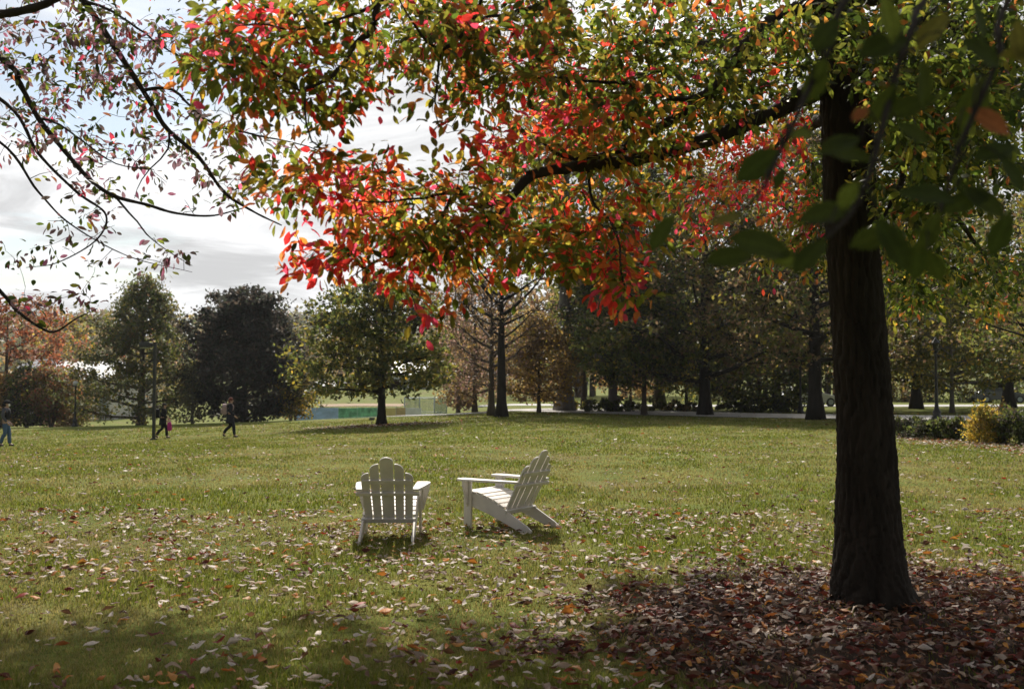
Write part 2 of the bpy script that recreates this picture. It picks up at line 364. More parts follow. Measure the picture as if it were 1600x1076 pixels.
def person(px, py, hpx, rz, label, legs, arms, top, bottom, coat=None, extra=None, lean=0.0):
    p = hit(px, py); s = hpx/1556*p[1]/1.73; root = empty('person', (p[0], p[1], gz(p[0], p[1])), rz); root.scale = (s, s, s); tag(root, label, 'person')
    L = lean; pel = (0, 0, .95, .12, .15); wst = (.01+L*.3, 0, 1.12, .105, .135); ch = (.02+L*.7, 0, 1.33, .12, .165); nk = (.02+L, 0, 1.475, .055); hb = (.035+L, 0, 1.545, .062); hd = (.045+L, 0, 1.63, .088, .078); ht = (.035+L, 0, 1.70, .06)
    bd = [[pel, wst, ch, nk, hb, hd, ht], [hb, (.12+L, 0, 1.60, .022), (.148+L, 0, 1.595, .014)]]; tro, jk = [[pel, (0, 0, 1.04, .11, .14)]], [[pel, wst, ch, (.02+L, 0, 1.45, .075)]]
    g = lambda q, e: (*q[:3], q[3]+e) if len(q) == 4 else (*q[:3], q[3]+e, q[4]+e)
    jk = [[g(q, .028) for q in jk[0]]]; tro = [[g(q, .014) for q in tro[0]]]
    for sd, (kn, an, toe) in zip((1, -1), legs):
        hip = (0, sd*.085, .90, .088); k_ = (kn[0], sd*.09, kn[1], .058); a_ = (an[0], sd*.09, an[1], .042); t_ = (toe[0], sd*.10, toe[1], .032)
        cf = ((k_[0]+a_[0])/2-.015, sd*.09, (k_[2]+a_[2])/2+.05, .056); bd.append([pel, hip, k_, cf, a_, t_]); tro.append([g(pel, .014), g(hip, .02), g(k_, .022), g(cf, .02), g(a_, .028)])
        skin_mesh('shoe', [[(a_[0]-.05, sd*.095, a_[2]-.035, .045), (a_[0]+(t_[0]-a_[0])*.5, sd*.095, (a_[2]-.03+t_[2])/2, .046), (t_[0]+.01, sd*.1, t_[2]+.005, .036)]], M_SHOE, root)
    for sd, (el, wr) in zip((1, -1), arms):
        sh = (.01+L*.8, sd*.175, 1.41, .06); e_ = (el[0]+L*.5, sd*(el[2] if len(el) > 2 else .215), el[1], .043); w_ = (wr[0]+L*.3, sd*(wr[2] if len(wr) > 2 else .20), wr[1], .028)
        d = unit(np.array(w_[:3])-np.array(e_[:3])); pm = np.array(w_[:3])+d*.06; palm = (*pm, .033, .022); bd.append([ch, sh, e_, w_, palm])
        for f in range(4):
            off = np.array([(f-1.5)*.018, 0, 0]); ln = (.055, .068, .072, .06)[f]; a1 = pm+d*.04+off; bd.append([palm, (*a1, .009), (*(a1+d*ln*.55+np.array([.004, -sd*.008, 0])), .0085), (*(a1+d*ln+np.array([.008, -sd*.022, 0])), .007)])
        th = pm+np.array([.035, -sd*.01, .0]); bd.append([palm, (*th, .010), (*(th+d*.035+np.array([.012, 0, 0])), .009)])
        jk.append([g(ch, .028), g(sh, .026), g(e_, .022), g(w_, .016)])
    skin_mesh('body', bd, M_SKIN, root, 2); skin_mesh('trousers', tro, bottom, root); o = skin_mesh('jacket', jk, top, root)
    for sd in (1, -1): blob('ear', (.03+L, sd*.082, 1.605), (.022, .012, .034), M_SKIN, root, seg=8); blob('eye', (.118+L, sd*.032, 1.64), (.010, .013, .009), M_BLACK, root, seg=8)
    blob('mouth', (.118+L, 0, 1.562), (.012, .026, .008), M_HAIRR, root, seg=8)
    if coat:
        a = Acc(); prof = [(.185, 1.02), (.19, .92), (.205, .78), (.225, coat[0]), (.205, coat[0])]; n = 20; ang = np.arange(n)*2*math.pi/n
        V = np.concatenate([np.stack([r_*.82*np.cos(ang)*(1+.05*np.sin(5*ang)), r_*np.sin(ang), np.full(n, z_)], -1) for r_, z_ in prof]); i = np.arange(len(prof)-1)[:, None]*n; j = np.arange(n)[None]
        a.add(V, None, np.stack([i+j, i+(j+1) % n, i+n+(j+1) % n, i+n+j], -1).reshape(-1, 4)); link('coat_skirt', a.mesh('coat_skirt', coat[1]), root)
    if extra: extra(root, L)
    return root, s
def carried(root, s, name, label, cat, build):
    t = empty(name, tuple(root.location), root.rotation_euler.z); t.scale = (s, s, s); tag(t, label, cat); build(t); return t
def backpack(t, mat, patch=None, x=-.24, z=1.22, L=0):
    prof = [(-.15, -.22), (.15, -.22), (.165, -.1), (.16, .12), (.11, .22), (0, .25), (-.11, .22), (-.16, .12), (-.165, -.1)]
    b = solid('bag_body', [[(v[0]+x+L, v[1], v[2]+z) for v in prism(prof, -.085, .085, 'x')[0]], prism(prof, -.085, .085, 'x')[1]], mat, t, bevel=.035)
    q = [(-.11, -.17), (.11, -.17), (.115, .0), (.08, .04), (-.08, .04), (-.115, .0)]; solid('pocket', [[(v[0]+x-.115+L, v[1], v[2]+z) for v in prism(q, -.035, .035, 'x')[0]], prism(q, -.035, .035, 'x')[1]], mat, t, bevel=.02)
    for sd in (1, -1): skin_mesh('strap', [[(x+.08+L, sd*.10, z+.2, .018), (.02+L, sd*.115, z+.285, .018), (.145+L, sd*.125, z+.15, .018), (.13+L, sd*.14, z-.02, .016), (x+.07+L, sd*.16, z-.16, .014)]], mat, t)
    if patch: blob('patch', (x-.1+L, -.10, z+.05), (.06, .06, .09), patch, t, seg=10)
STR = (((.17, .50), (.20, .10), (.35, .045)), ((.02, .50), (-.27, .17), (-.19, .045)))
ARM = (((-.10, 1.13), (.02, .92)), ((.02, 1.13), (.20, .95)))
# auburn-haired walker in a dark coat
def ex3(root, L):
    blob('hair', (.025+L, 0, 1.645), (.108, .100, .105), M_HAIRR, root, cut=((.085, 0, 1.60), (.8, 0, -.45))); blob('hair', (-.02+L, 0, 1.56), (.07, .085, .07), M_HAIRR, root)
r3, s3 = person(359, 683.5, 62, R(12), 'walker in a dark coat with reddish-brown hair, mid-stride before the dark round tree', (STR[1], STR[0]), ARM, M_NAVY, M_NAVY, coat=(.62, M_NAVY), extra=ex3)
carried(r3, s3, 'backpack', 'dusty mauve backpack on the walker in the dark coat', 'backpack', lambda t: backpack(t, M_MAUVE))
# walker in black behind the lamp pole
def ex2(root, L):
    blob('cap', (.03+L, 0, 1.665), (.11, .10, .075), M_BLACK, root); blob('hair', (.0+L, 0, 1.60), (.095, .092, .09), M_BLACK, root, cut=((.06, 0, 1.6), (1, 0, 0)))
r2, s2 = person(243, 686.5, 56, R(8), 'walker dressed in black, half hidden by the tall lamp pole', STR, (((-.06, 1.13), (.08, .93)), ((.08, 1.15), (.26, 1.02))), M_BLACK, M_BLACK, coat=(.66, M_BLACK), extra=ex2, lean=.05)
r2.location.y += .8; r2.location.z = gz(r2.location.x, r2.location.y)
carried(r2, s2, 'backpack', 'black backpack with an orange patch on the walker behind the lamp pole', 'backpack', lambda t: backpack(t, M_BLACK, M_ORANGE, x=-.27, L=.03))
def pink(t):
    a = [(.30, .38), (.50, .42), (.46, .80), (.27, .80)]; vf = prism(a, -.33, -.20, 'y'); solid('bag_body', vf, M_PINKB, t, bevel=.03)
    skin_mesh('handle', [[(.30, -.265, .79, .012), (.31, -.265, .92, .012), (.38, -.265, .92, .012), (.44, -.265, .79, .012)]], M_PINKB, t)
carried(r2, s2, 'tote_bag', 'bright pink bag carried by the walker behind the lamp pole', 'bag', pink)
# walker in jeans at the left edge
def ex1(root, L):
    blob('hat', (.03+L, 0, 1.685), (.125, .115, .085), M_BLACK, root); blob('hair', (-.01+L, 0, 1.60), (.10, .10, .10), M_BLACK, root, cut=((.055, 0, 1.6), (1, 0, .2)))
    blob('face_mask', (.105+L, 0, 1.572), (.045, .06, .055), M_MASK, root); blob('vest', (.015+L*.6, 0, 1.22), (.165, .205, .27), M_BLACK, root)
r1, s1 = person(8, 697.5, 71, R(6), 'walker in blue jeans, black vest, hat and white mask at the left edge', (((.10, .50), (.13, .09), (.28, .045)), ((.02, .50), (-.14, .10), (-.02, .045))), (((-.09, 1.13), (.06, .93)), ((-.03, 1.13), (.12, .93))), M_PLAID, M_DENIM, extra=ex1)
carried(r1, s1, 'shoulder_bag', 'dark shoulder bag hanging behind the walker in jeans at the left edge', 'bag', lambda t: (solid('bag_body', [[(v[0]-.26, v[1]-.1, v[2]+.82) for v in prism([(-.12, -.2), (.12, -.2), (.14, .2), (-.14, .2)], -.07, .07, 'x')[0]], prism([(-.12, -.2), (.12, -.2), (.14, .2), (-.14, .2)], -.07, .07, 'x')[1]], M_BLACK, t, bevel=.03),
    skin_mesh('strap', [[(-.24, -.1, 1.0, .014), (-.17, -.12, 1.25, .014), (-.03, -.14, 1.50, .014)]], M_BLACK, t)))

# ------------------------------------------------------------------ the black gum tree by the chairs
_ys = (0, .16, .40, .64, .84); _ws = (0, .125, .215, .225, .13); _zs = (0, .03, .05, .035, .0)
LEAF_V = np.array([(0, 0, 0)]+[p for y, w, z in zip(_ys[1:], _ws[1:], _zs[1:]) for p in ((-w, y, z), (w, y, z), (0, y+.015, z-.05))]+[(0, 1.0, -.09)], float)
LEAF_F = np.array([[0, 3, 1], [0, 2, 3]]+[t for k in (1, 4, 7) for t in ([k, k+2, k+5], [k, k+5, k+3], [k+2, k+1, k+4], [k+2, k+4, k+5])]+[[10, 12, 13], [12, 11, 13]])
PAL = {
    'green':  [(.060, .090, .012), (.085, .105, .014), (.105, .120, .016), (.075, .078, .014)],
    'olive':  [(.14, .135, .018), (.18, .15, .018), (.13, .115, .02)],
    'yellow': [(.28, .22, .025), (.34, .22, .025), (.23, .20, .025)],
    'orange': [(.38, .13, .03), (.34, .095, .028), (.38, .16, .03)],
    'red':    [(.46, .035, .025), (.50, .055, .025), (.36, .022, .022)],
    'crimson': [(.48, .05, .09), (.40, .04, .08), (.34, .03, .05)],
    'deep':   [(.030, .042, .007), (.040, .052, .008), (.022, .034, .006)], 'rust': [(.16, .055, .02), (.12, .045, .018)],  # deep: darkened green, carries the shade on near and right-hand leaves
    'dusk':   [(.15, .055, .085), (.10, .06, .07), (.17, .08, .08), (.08, .06, .055)],
}
PK = list(PAL)
def colours(mixes, n):
    """n leaf colours from {palette: weight}"""
    ks = list(mixes); w = np.array([mixes[k] for k in ks], float); w /= w.sum()
    idx = rng.choice(len(ks), n, p=w); out = np.empty((n, 3))
    for i in range(n):
        p = PAL[ks[idx[i]]]; out[i] = p[rng.integers(len(p))]
    return out*rng.uniform(0.75, 1.25, (n, 1))

def bark_trunk(P, r, sides=110, rings=240, depth=0.040):
    """furrowed trunk: real ridges in the surface"""
    Q = smooth_path(np.column_stack([P, r]), rings); C = Q[:, :3]; rad = Q[:, 3]
    ang = np.linspace(0, 2*math.pi, sides, endpoint=False)
    z = C[:, 2][:, None]; A = ang[None]
    warp = 0.16*np.sin(z*5.1+A*2)+0.10*np.sin(z*11.3+1.7+A*3)+0.05*np.sin(z*23+A*5)
    rid = np.abs(np.sin(11*(A+warp)*1.0+0.9*np.sin(z*3.3+A)))**0.5
    rid = 0.65*rid+0.35*np.abs(np.sin(21*(A-warp*0.7)+1.1*np.sin(z*7+2*A)))**0.7
    brk = 0.7*np.minimum(0, .55-np.abs(np.sin(z*17+5*np.sin(A*11+warp*9)+2*np.sin(A*3))))*np.abs(np.sin(A*9+z*2))+.12*np.sin(z*41+A*23)
    flare = 1+0.10*np.sin(A*5+0.6)*np.exp(-np.maximum(z-gz(C[0, 0], C[0, 1]), 0)/0.22)
    rr = rad[:, None]*flare+depth*(rid+brk*0.5-0.6)+rng.normal(0, 0.0012, (rings, sides))
    V = C[:, None]+np.stack([rr*np.cos(A), rr*np.sin(A), np.zeros_like(rr)], -1)
    i = np.arange(rings-1)[:, None]*sides; j = np.arange(sides)[None]; j2 = (j+1) % sides
    f = np.stack([i+j, i+j2, i+sides+j2, i+sides+j], -1).reshape(-1, 4)
    return V.reshape(-1, 3), f

class Skel:
    """growing list of branch points with radii"""
    def __init__(s): s.buf = np.zeros((4096, 4)); s.n = 0
    @property
    def P(s): return s.buf[:s.n, :3]
    @property
    def r(s): return s.buf[:s.n, 3]
    def add(s, P, r):
        k = len(P)
        while s.n+k > len(s.buf): s.buf = np.vstack([s.buf, np.zeros_like(s.buf)])
        s.buf[s.n:s.n+k, :3] = P; s.buf[s.n:s.n+k, 3] = r; s.n += k
def limb_pts(rows, n=None):
    """rows of (px, py, depth, radius) traced along a limb -> points and radii"""
    a = np.array([np.append(at(p[0], p[1], p[2]), p[3]) for p in rows])
    L_ = np.linalg.norm(np.diff(a[:, :3], axis=0), axis=1).sum(); n = n or max(6, int(L_/0.07))
    Q = smooth_path(a, n); P = Q[:, :3]; k = np.cumsum(rng.normal(0, 1, (n, 3)), axis=0); k -= np.linspace(0, 1, n)[:, None]*k[-1]
    P = P+k*0.004; return P, np.maximum(Q[:, 3], 0.0015)
def limb(parent, sk, rows, name='limb', sides=9, world=None):
    if world is not None:
        Q = smooth_path(np.array(world, float), max(8, len(world)*7)); P, r = Q[:, :3], Q[:, 3]
    else: P, r = limb_pts(rows)
    k = np.arange(len(r)); r2 = r*(1+0.07*np.sin(k*1.7)+0.05*np.sin(k*0.61+1))
    a = Acc(); a.tube(P, r2, sides); a.obj(name, M_BARK, parent); sk.add(P, r); return P, r
def grow(sk, pts, radius=0.0035, tw=None, sag=0.06, maxlen=2.6):
    """a twig from the nearest point of the skeleton to each target; returns list of paths"""
    pts = np.asarray(pts, float); best = np.full(len(pts), 1e9); who = np.zeros(len(pts), int)
    def near(lo, hi, sel):       # keep the nearest point so far of every open target
        S = sk.P[lo:hi]
        for c in range(0, len(S), 400):
            d = ((pts[sel][:, None]-S[None, c:c+400])**2).sum(-1); j = d.argmin(1); m = d[np.arange(len(sel)), j]; k_ = m < best[sel]
            best[sel[k_]] = m[k_]; who[sel[k_]] = lo+c+j[k_]
    near(0, sk.n, np.arange(len(pts))); order = np.argsort(best.copy()); paths = {}; done = sk.n
    for step, k in enumerate(order):
        if step % 12 == 0 and step:
            near(done, sk.n, order[step:]); done = sk.n
        p = pts[k]; i = int(who[k]); ln = math.sqrt(best[k])
        if ln < 0.02: q = p+np.array([0.03, 0.03, -.05]); 
        else: q = p
        a = sk.P[i]; mid = (a+q)/2+np.array([rng.normal(0, .09), rng.normal(0, .09), sag*1.2])*ln
        n = max(4, int(ln/0.09)+2); t = np.linspace(0, 1, n)[:, None]
        P = (1-t)**2*a+2*t*(1-t)*mid+t**2*q+rng.normal(0, 0.006, (n, 3))*np.sin(t*math.pi)
        r0 = min(sk.r[i]*0.7, radius*(0.8+1.3*ln)); r = np.linspace(max(r0, .0022), 0.0013, n)
        if tw is not None: tw.tube(P, r, 4, cap=False)
        sk.add(P[1:], r[1:]); paths[k] = P
    return [paths[k] for k in range(len(pts))]
def leafage(P, n, size, mixes, droop=0.45, spread=0.11):
    """n leaves on the outer part of a twig: translations, rotations, scales, colours"""
    m = len(P); t = 1-rng.random(n)**1.4*0.75; f = t*(m-1); i = np.minimum(f.astype(int), m-2); u = (f-i)[:, None]
    T = P[i]*(1-u)+P[i+1]*u; d = unit(P[i+1]-P[i])
    side = unit(rng.normal(0, 1, (n, 3))); side = unit(side-d*np.sum(side*d, axis=1, keepdims=True))
    ax = unit(0.65*d+0.9*side+np.array([0, 0, -droop])+rng.normal(0, .15, (n, 3)))
    T = T+side*rng.uniform(0, spread*0.35, (n, 1))+ax*0.008+rng.normal(0, spread*0.25, (n, 3))
    up = unit(rng.normal(0, 0.55, (n, 3))+np.array([0, -0.25, 0.75]))
    S = size*rng.uniform(0.65, 1.25, n); S3 = np.stack([S*rng.uniform(.85, 1.1, n), S, S*rng.uniform(0.2, 2.0, n)], -1)
    return T, frames(ax, up), S3, colours(mixes, n)

def region_points(blobs, holes=(), mul=1.0):
    """targets spread through a set of crown volumes, each given by an outline and a depth range"""
    out = []
    for (cx, cy, rx, ry, n, d0, d1, *rest) in blobs:
        for _ in range(int(n*(mul if cx > 640 else mul*.70))):
            a = rng.uniform(0, 2*math.pi); q = math.sqrt(rng.random())
            px, py = cx+rx*q*math.cos(a), cy+ry*q*math.sin(a)
            if any(((px-h[0])/h[2])**2+((py-h[1])/h[3])**2 < 1 and rng.random() < h[4] for h in holes): continue
            out.append((at(px, py, rng.uniform(d0, d1)), px, py, rest[0] if rest else None))
    return out
REDS = [(470, 405, 90, 60, 1.0), (500, 260, 80, 70, .55), (560, 300, 90, 60, .8), (860, 185, 95, 45, .85), (770, 215, 60, 45, .8), (690, 510, 70, 50, .95),
        (985, 490, 70, 60, .9), (880, 450, 80, 40, .85), (960, 300, 80, 40, .5), (1190, 275, 110, 75, 1.0), (400, 25, 70, 45, .7), (680, 110, 50, 60, .5), (590, 180, 60, 40, .7),
        (740, 30, 60, 40, .55), (600, 440, 90, 40, .75), (1090, 350, 60, 50, .8), (960, 390, 70, 45, .75), (300, 60, 60, 60, .5)]
def mix_at(px, py):
    r = .10 if px > 1000 else .30
    for cx, cy, rx, ry, w in REDS: r = max(r, w*math.exp(-(((px-cx)/rx)**2+((py-cy)/ry)**2)*0.8))
    r = min(1, max(0, r+rng.normal(0, .16)))
    top = 1 if py < 190 else 0.0
    if px > 1260 and py < 480: return {'deep': 1.3, 'green': .9, 'olive': .25, 'yellow': .04, 'orange': .07, 'rust': .08}  # dimness right of the trunk is put into these darker leaf colours
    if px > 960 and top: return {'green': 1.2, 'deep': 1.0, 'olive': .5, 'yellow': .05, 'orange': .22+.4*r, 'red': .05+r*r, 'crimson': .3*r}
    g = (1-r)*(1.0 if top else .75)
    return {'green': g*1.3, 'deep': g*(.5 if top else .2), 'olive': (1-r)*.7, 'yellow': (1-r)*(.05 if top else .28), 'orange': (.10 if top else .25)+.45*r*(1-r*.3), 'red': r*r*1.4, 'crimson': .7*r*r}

CROWN_LEAVES = []        # (thing, T, R, S, C) of every leaf, sorted out at the end
def big_gum():
    root = empty('gum_tree', tuple(GUM))
    tag(root, 'large autumn tree with dark furrowed trunk and red, orange and green leaves beside the chairs', 'tree')
    sk = Skel()
    tr = [(1369, 950, .325), (1367, 930, .298), (1361, 900, .268), (1358, 850, .240), (1356, 800, .227), (1354, 700, .203), (1348, 600, .193), (1341, 500, .188), (1330, 350, .182),
          (1324, 200, .180), (1316, 100, .172), (1310, 0, .162), (1312, -150, .15), (1322, -400, .12), (1310, -700, .09), (1318, -1000, .05), (1318, -1250, .02)]
    P = np.array([at(a, b, 7.55) for a, b, _ in tr]); r = np.array([c for *_, c in tr])
    V, f = bark_trunk(P, r); a = Acc(); a.add(V, None, f); a.obj('trunk', M_BARK, root)
    Q = smooth_path(np.column_stack([P[8:], r[8:]]), 60); sk.add(Q[:, :3], Q[:, 3])
    Lm = lambda rows: limb(root, sk, rows)
    Lm([(1318, 105, 7.55, .12), (1280, 135, 7.4, .092), (1240, 160, 7.2, .066), (1195, 185, 7.0, .056), (1100, 223, 6.6, .048), (1000, 251, 6.2, .041), (930, 263, 5.95, .036), (880, 269, 5.75, .031), (825, 273, 5.6, .027)])
    Lm([(832, 273, 5.62, .026), (797, 308, 5.5, .023), (765, 345, 5.4, .018), (725, 375, 5.3, .015), (680, 390, 5.2, .012), (640, 396, 5.1, .009), (595, 405, 5.0, .006), (550, 432, 4.95, .003)])
    Lm([(797, 310, 5.5, .018), (745, 323, 5.4, .015), (712, 298, 5.3, .012), (692, 335, 5.2, .009), (655, 372, 5.1, .007), (600, 404, 5.0, .004)])
    Lm([(712, 298, 5.3, .009), (665, 310, 5.2, .007), (600, 316, 5.05, .005), (530, 305, 4.9, .003)])
    Lm([(748, 366, 5.36, .008), (742, 395, 5.3, .007), (750, 425, 5.25, .005), (772, 448, 5.2, .003)])
    Lm([(920, 268, 5.93, .010), (926, 315, 5.8, .008), (952, 342, 5.6, .007), (966, 380, 5.4, .006), (972, 440, 5.25, .005), (1000, 480, 5.15, .003)])
    Lm([(1314, 0, 7.55, .08), (1260, 10, 7.2, .055), (1190, 45, 6.9, .048), (1135, 120, 6.7, .042), (1080, 165, 6.5, .034), (1010, 208, 6.3, .028), (950, 240, 6.1, .022), (885, 245, 5.9, .014), (850, 225, 5.8, .008)])
    Lm([(1190, 45, 6.9, .035), (1150, 80, 6.6, .03), (1110, 135, 6.3, .026), (1060, 150, 6.0, .018), (980, 130, 5.7, .012), (900, 125, 5.5, .008), (820, 122, 5.3, .004)])
    Lm([(1312, -120, 7.55, .08), (1150, -160, 6.7, .06), (950, -120, 5.9, .045), (770, -60, 5.3, .03), (650, -25, 5.1, .024), (598, 5, 5.0, .02), (588, 50, 4.95, .017), (560, 86, 4.9, .013), (520, 130, 4.85, .010), (475, 140, 4.8, .008), (430, 112, 4.8, .005), (400, 92, 4.75, .003)])
    Lm([(478, 140, 4.8, .006), (477, 190, 4.75, .005), (490, 225, 4.75, .004), (515, 236, 4.7, .002)])
    Lm([(770, -60, 5.3, .02), (735, 35, 5.25, .014), (692, 73, 5.2, .011), (665, 62, 5.15, .008), (640, 28, 5.1, .006), (620, -10, 5.1, .004)])
    Lm([(691, 73, 5.2, .007), (684, 130, 5.15, .005), (680, 175, 5.1, .004), (698, 208, 5.1, .002)])
    Lm([(598, 5, 5.0, .010), (545, 26, 4.9, .008), (470, 48, 4.8, .006), (400, 38, 4.7, .004), (330, 60, 4.6, .002)])
    Lm([(1000, -120, 5.9, .022), (900, -20, 5.6, .015), (800, 20, 5.4, .011), (730, 28, 5.2, .006)])
    # limbs to the right of the trunk and behind it
    Lm([(1330, 150, 7.55, .07), (1400, 130, 7.4, .05), (1445, 138, 7.2, .038), (1432, 200, 7.0, .032), (1413, 258, 6.85, .026), (1400, 300, 6.75, .018), (1375, 350, 6.6, .008)])
    Lm([(1320, 60, 7.55, .08), (1385, 40, 7.2, .06), (1450, 30, 6.8, .045), (1530, 60, 6.4, .032), (1620, 80, 6.1, .02), (1720, 120, 5.9, .01)])
    Lm([(1420, 118, 7.35, .015), (1480, 100, 7.0, .011), (1545, 82, 6.6, .007), (1620, 110, 6.3, .003)])
    Lm([(1330, 160, 7.6, .07), (1280, 190, 8.6, .055), (1220, 225, 9.4, .04), (1150, 262, 10.1, .025), (1080, 300, 10.7, .012)])
    Lm([(1330, 120, 7.6, .075), (1395, 210, 8.8, .055), (1460, 300, 9.8, .038), (1530, 390, 10.5, .02), (1580, 460, 11.0, .008)])
    Lm([(1395, 210, 8.8, .03), (1420, 330, 9.6, .02), (1430, 440, 10.2, .01), (1440, 500, 10.6, .005)])
    Lm([(1316, 40, 7.6, .08), (1230, 60, 8.8, .06), (1090, 70, 10.2, .045), (930, 60, 11.2, .03), (760, 45, 12.0, .015)])
    Lm([(1318, 80, 7.6, .075), (1380, 120, 9.0, .055), (1470, 150, 10.3, .04), (1560, 170, 11.5, .02)])
    Lm([(1316, 20, 7.6, .075), (1260, -40, 9.0, .06), (1120, -60, 11, .045), (860, -60, 12.5, .03), (620, -40, 13, .015)])
    # crown above the frame
    tp = lambda z: np.array([np.interp(z, P[:, 2], P[:, 0]), np.interp(z, P[:, 2], P[:, 1]), z])
    for k in range(20):
        z0 = 4.6+k*0.30; az = k*2.4+0.4; ln = (4.6-0.13*k)*rng.uniform(.8, 1.05); b = tp(z0); d = np.array([math.cos(az), math.sin(az), 0])
        rise = .12+.04*k
        limb(root, sk, None, world=[(*b, .075-.002*k), (*(b+d*ln*.35+np.array([0, 0, rise*ln*.6])), .05), (*(b+d*ln*.7+np.array([.1, -.1, rise*ln*.9])), .03), (*(b+d*ln+np.array([0, 0, rise*ln*.9])), .008)])
    # a low branch reaching over the camera
    FB = [(*tp(5.2), .06), (3.0, 5.2, 4.9, .045), (2.2, 3.2, 4.1, .03), (1.6, 2.2, 3.2, .016)]
    limb(root, sk, None, world=FB)
    e = np.array(FB[-1][:3])
    def fb(rows):
        pts = [(*e, .012)]+[(*at(a_, b_, c_), d_) for a_, b_, c_, d_ in rows]
        return limb(root, sk, None, world=pts)
    fronds = [fb([(1500, -60, 1.75, .007), (1420, 60, 1.6, .006), (1365, 250, 1.5, .005), (1335, 325, 1.46, .004), (1292, 372, 1.42, .003), (1262, 405, 1.4, .002)]),
              fb([(1400, -80, 1.7, .007), (1290, 90, 1.6, .005), (1222, 232, 1.52, .004), (1182, 308, 1.48, .003), (1128, 348, 1.45, .0018)]),
              fb([(1600, -40, 1.75, .006), (1560, 90, 1.65, .005), (1500, 230, 1.6, .004), (1470, 330, 1.55, .003), (1450, 390, 1.52, .0018)])]
    # (px, py) of stalk, angle of the blade in the picture (degrees, 0 = right, 90 = up), length px, palette
    near = [(1055, 335, 235, 75, 'green'), (1110, 352, 20, 60, 'orange'), (1262, 405, 185, 75, 'green'), (1240, 398, 165, 130, 'green'), (1292, 372, 225, 90, 'olive'), (1180, 395, 190, 85, 'green'),
            (1335, 325, 190, 90, 'green'), (1365, 250, 165, 80, 'olive'), (1345, 215, 200, 75, 'green'), (1330, 190, 40, 40, 'orange'), (1290, 235, 20, 60, 'green'), (1222, 232, 215, 110, 'green'),
            (1235, 215, 20, 55, 'green'), (1370, 340, 300, 95, 'green'), (1400, 300, 350, 100, 'green'), (1440, 370, 265, 80, 'green'), (1500, 290, 320, 90, 'green'), (1470, 330, 240, 90, 'olive'),
            (1520, 250, 20, 90, 'green'), (1560, 240, 300, 80, 'green'), (1450, 390, 300, 70, 'green'), (1420, 60, 200, 90, 'green'), (1440, 90, 280, 90, 'green'), (1480, 20, 230, 85, 'orange'),
            (1500, 60, 330, 80, 'olive'), (1540, 120, 250, 100, 'green'), (1560, 90, 10, 70, 'orange'), (1400, 130, 240, 80, 'green'), (1290, 90, 250, 90, 'olive'), (1310, 30, 230, 80, 'green'),
            (1380, -10, 280, 80, 'green'), (1590, 30, 270, 90, 'orange'), (1520, 0, 290, 80, 'green'), (1465, 150, 200, 90, 'green'), (1400, 190, 320, 70, 'green'), (1580, 330, 250, 90, 'green'),
            (1550, 300, 200, 85, 'green'), (1310, 330, 60, 60, 'olive'), (1395, 360, 200, 80, 'green'), (1210, 300, 70, 45, 'green'), (1510, 170, 330, 80, 'orange')]
    skn = Skel()
    for Pn, rn in fronds: skn.add(Pn, rn)
    tw = Acc(); NT, NR, NS, NC = [], [], [], []
    for (px, py, ang, ln, pal) in near:
        c0 = at(px, py, 1.5); i = int(np.argmin(np.sum((skn.P-c0)**2, axis=1))); dpt = float(np.clip(skn.P[i][1]+rng.uniform(-.05, .05), 1.35, 1.75))
        c0 = at(px, py, dpt); n_ = 7; t = np.linspace(0, 1, n_)[:, None]; stalk = skn.P[i]*(1-t)+c0*t+np.array([0, 0, .03])*np.sin(t*math.pi)
        tw.tube(stalk, np.linspace(.0022, .0012, n_), 5, cap=False)
        ax = np.array([math.cos(R(ang)), rng.uniform(-.35, .35), math.sin(R(ang))]); up = np.array([rng.normal(0, .35), -0.85, 0.45])
        S = ln/1556*dpt*rng.uniform(.82, 1.05)
        NT.append(c0); NR.append(frames(ax[None], up[None])[0]); NS.append([S*1.1, S, S*.9]); NC.append(colours({{'green': 'deep', 'olive': 'deep', 'orange': 'rust'}[pal]: 1}, 1)[0])  # near leaves take darkened colours that stand in for shade
    near_leaves = (np.array(NT), np.array(NR), np.array(NS), np.array(NC))
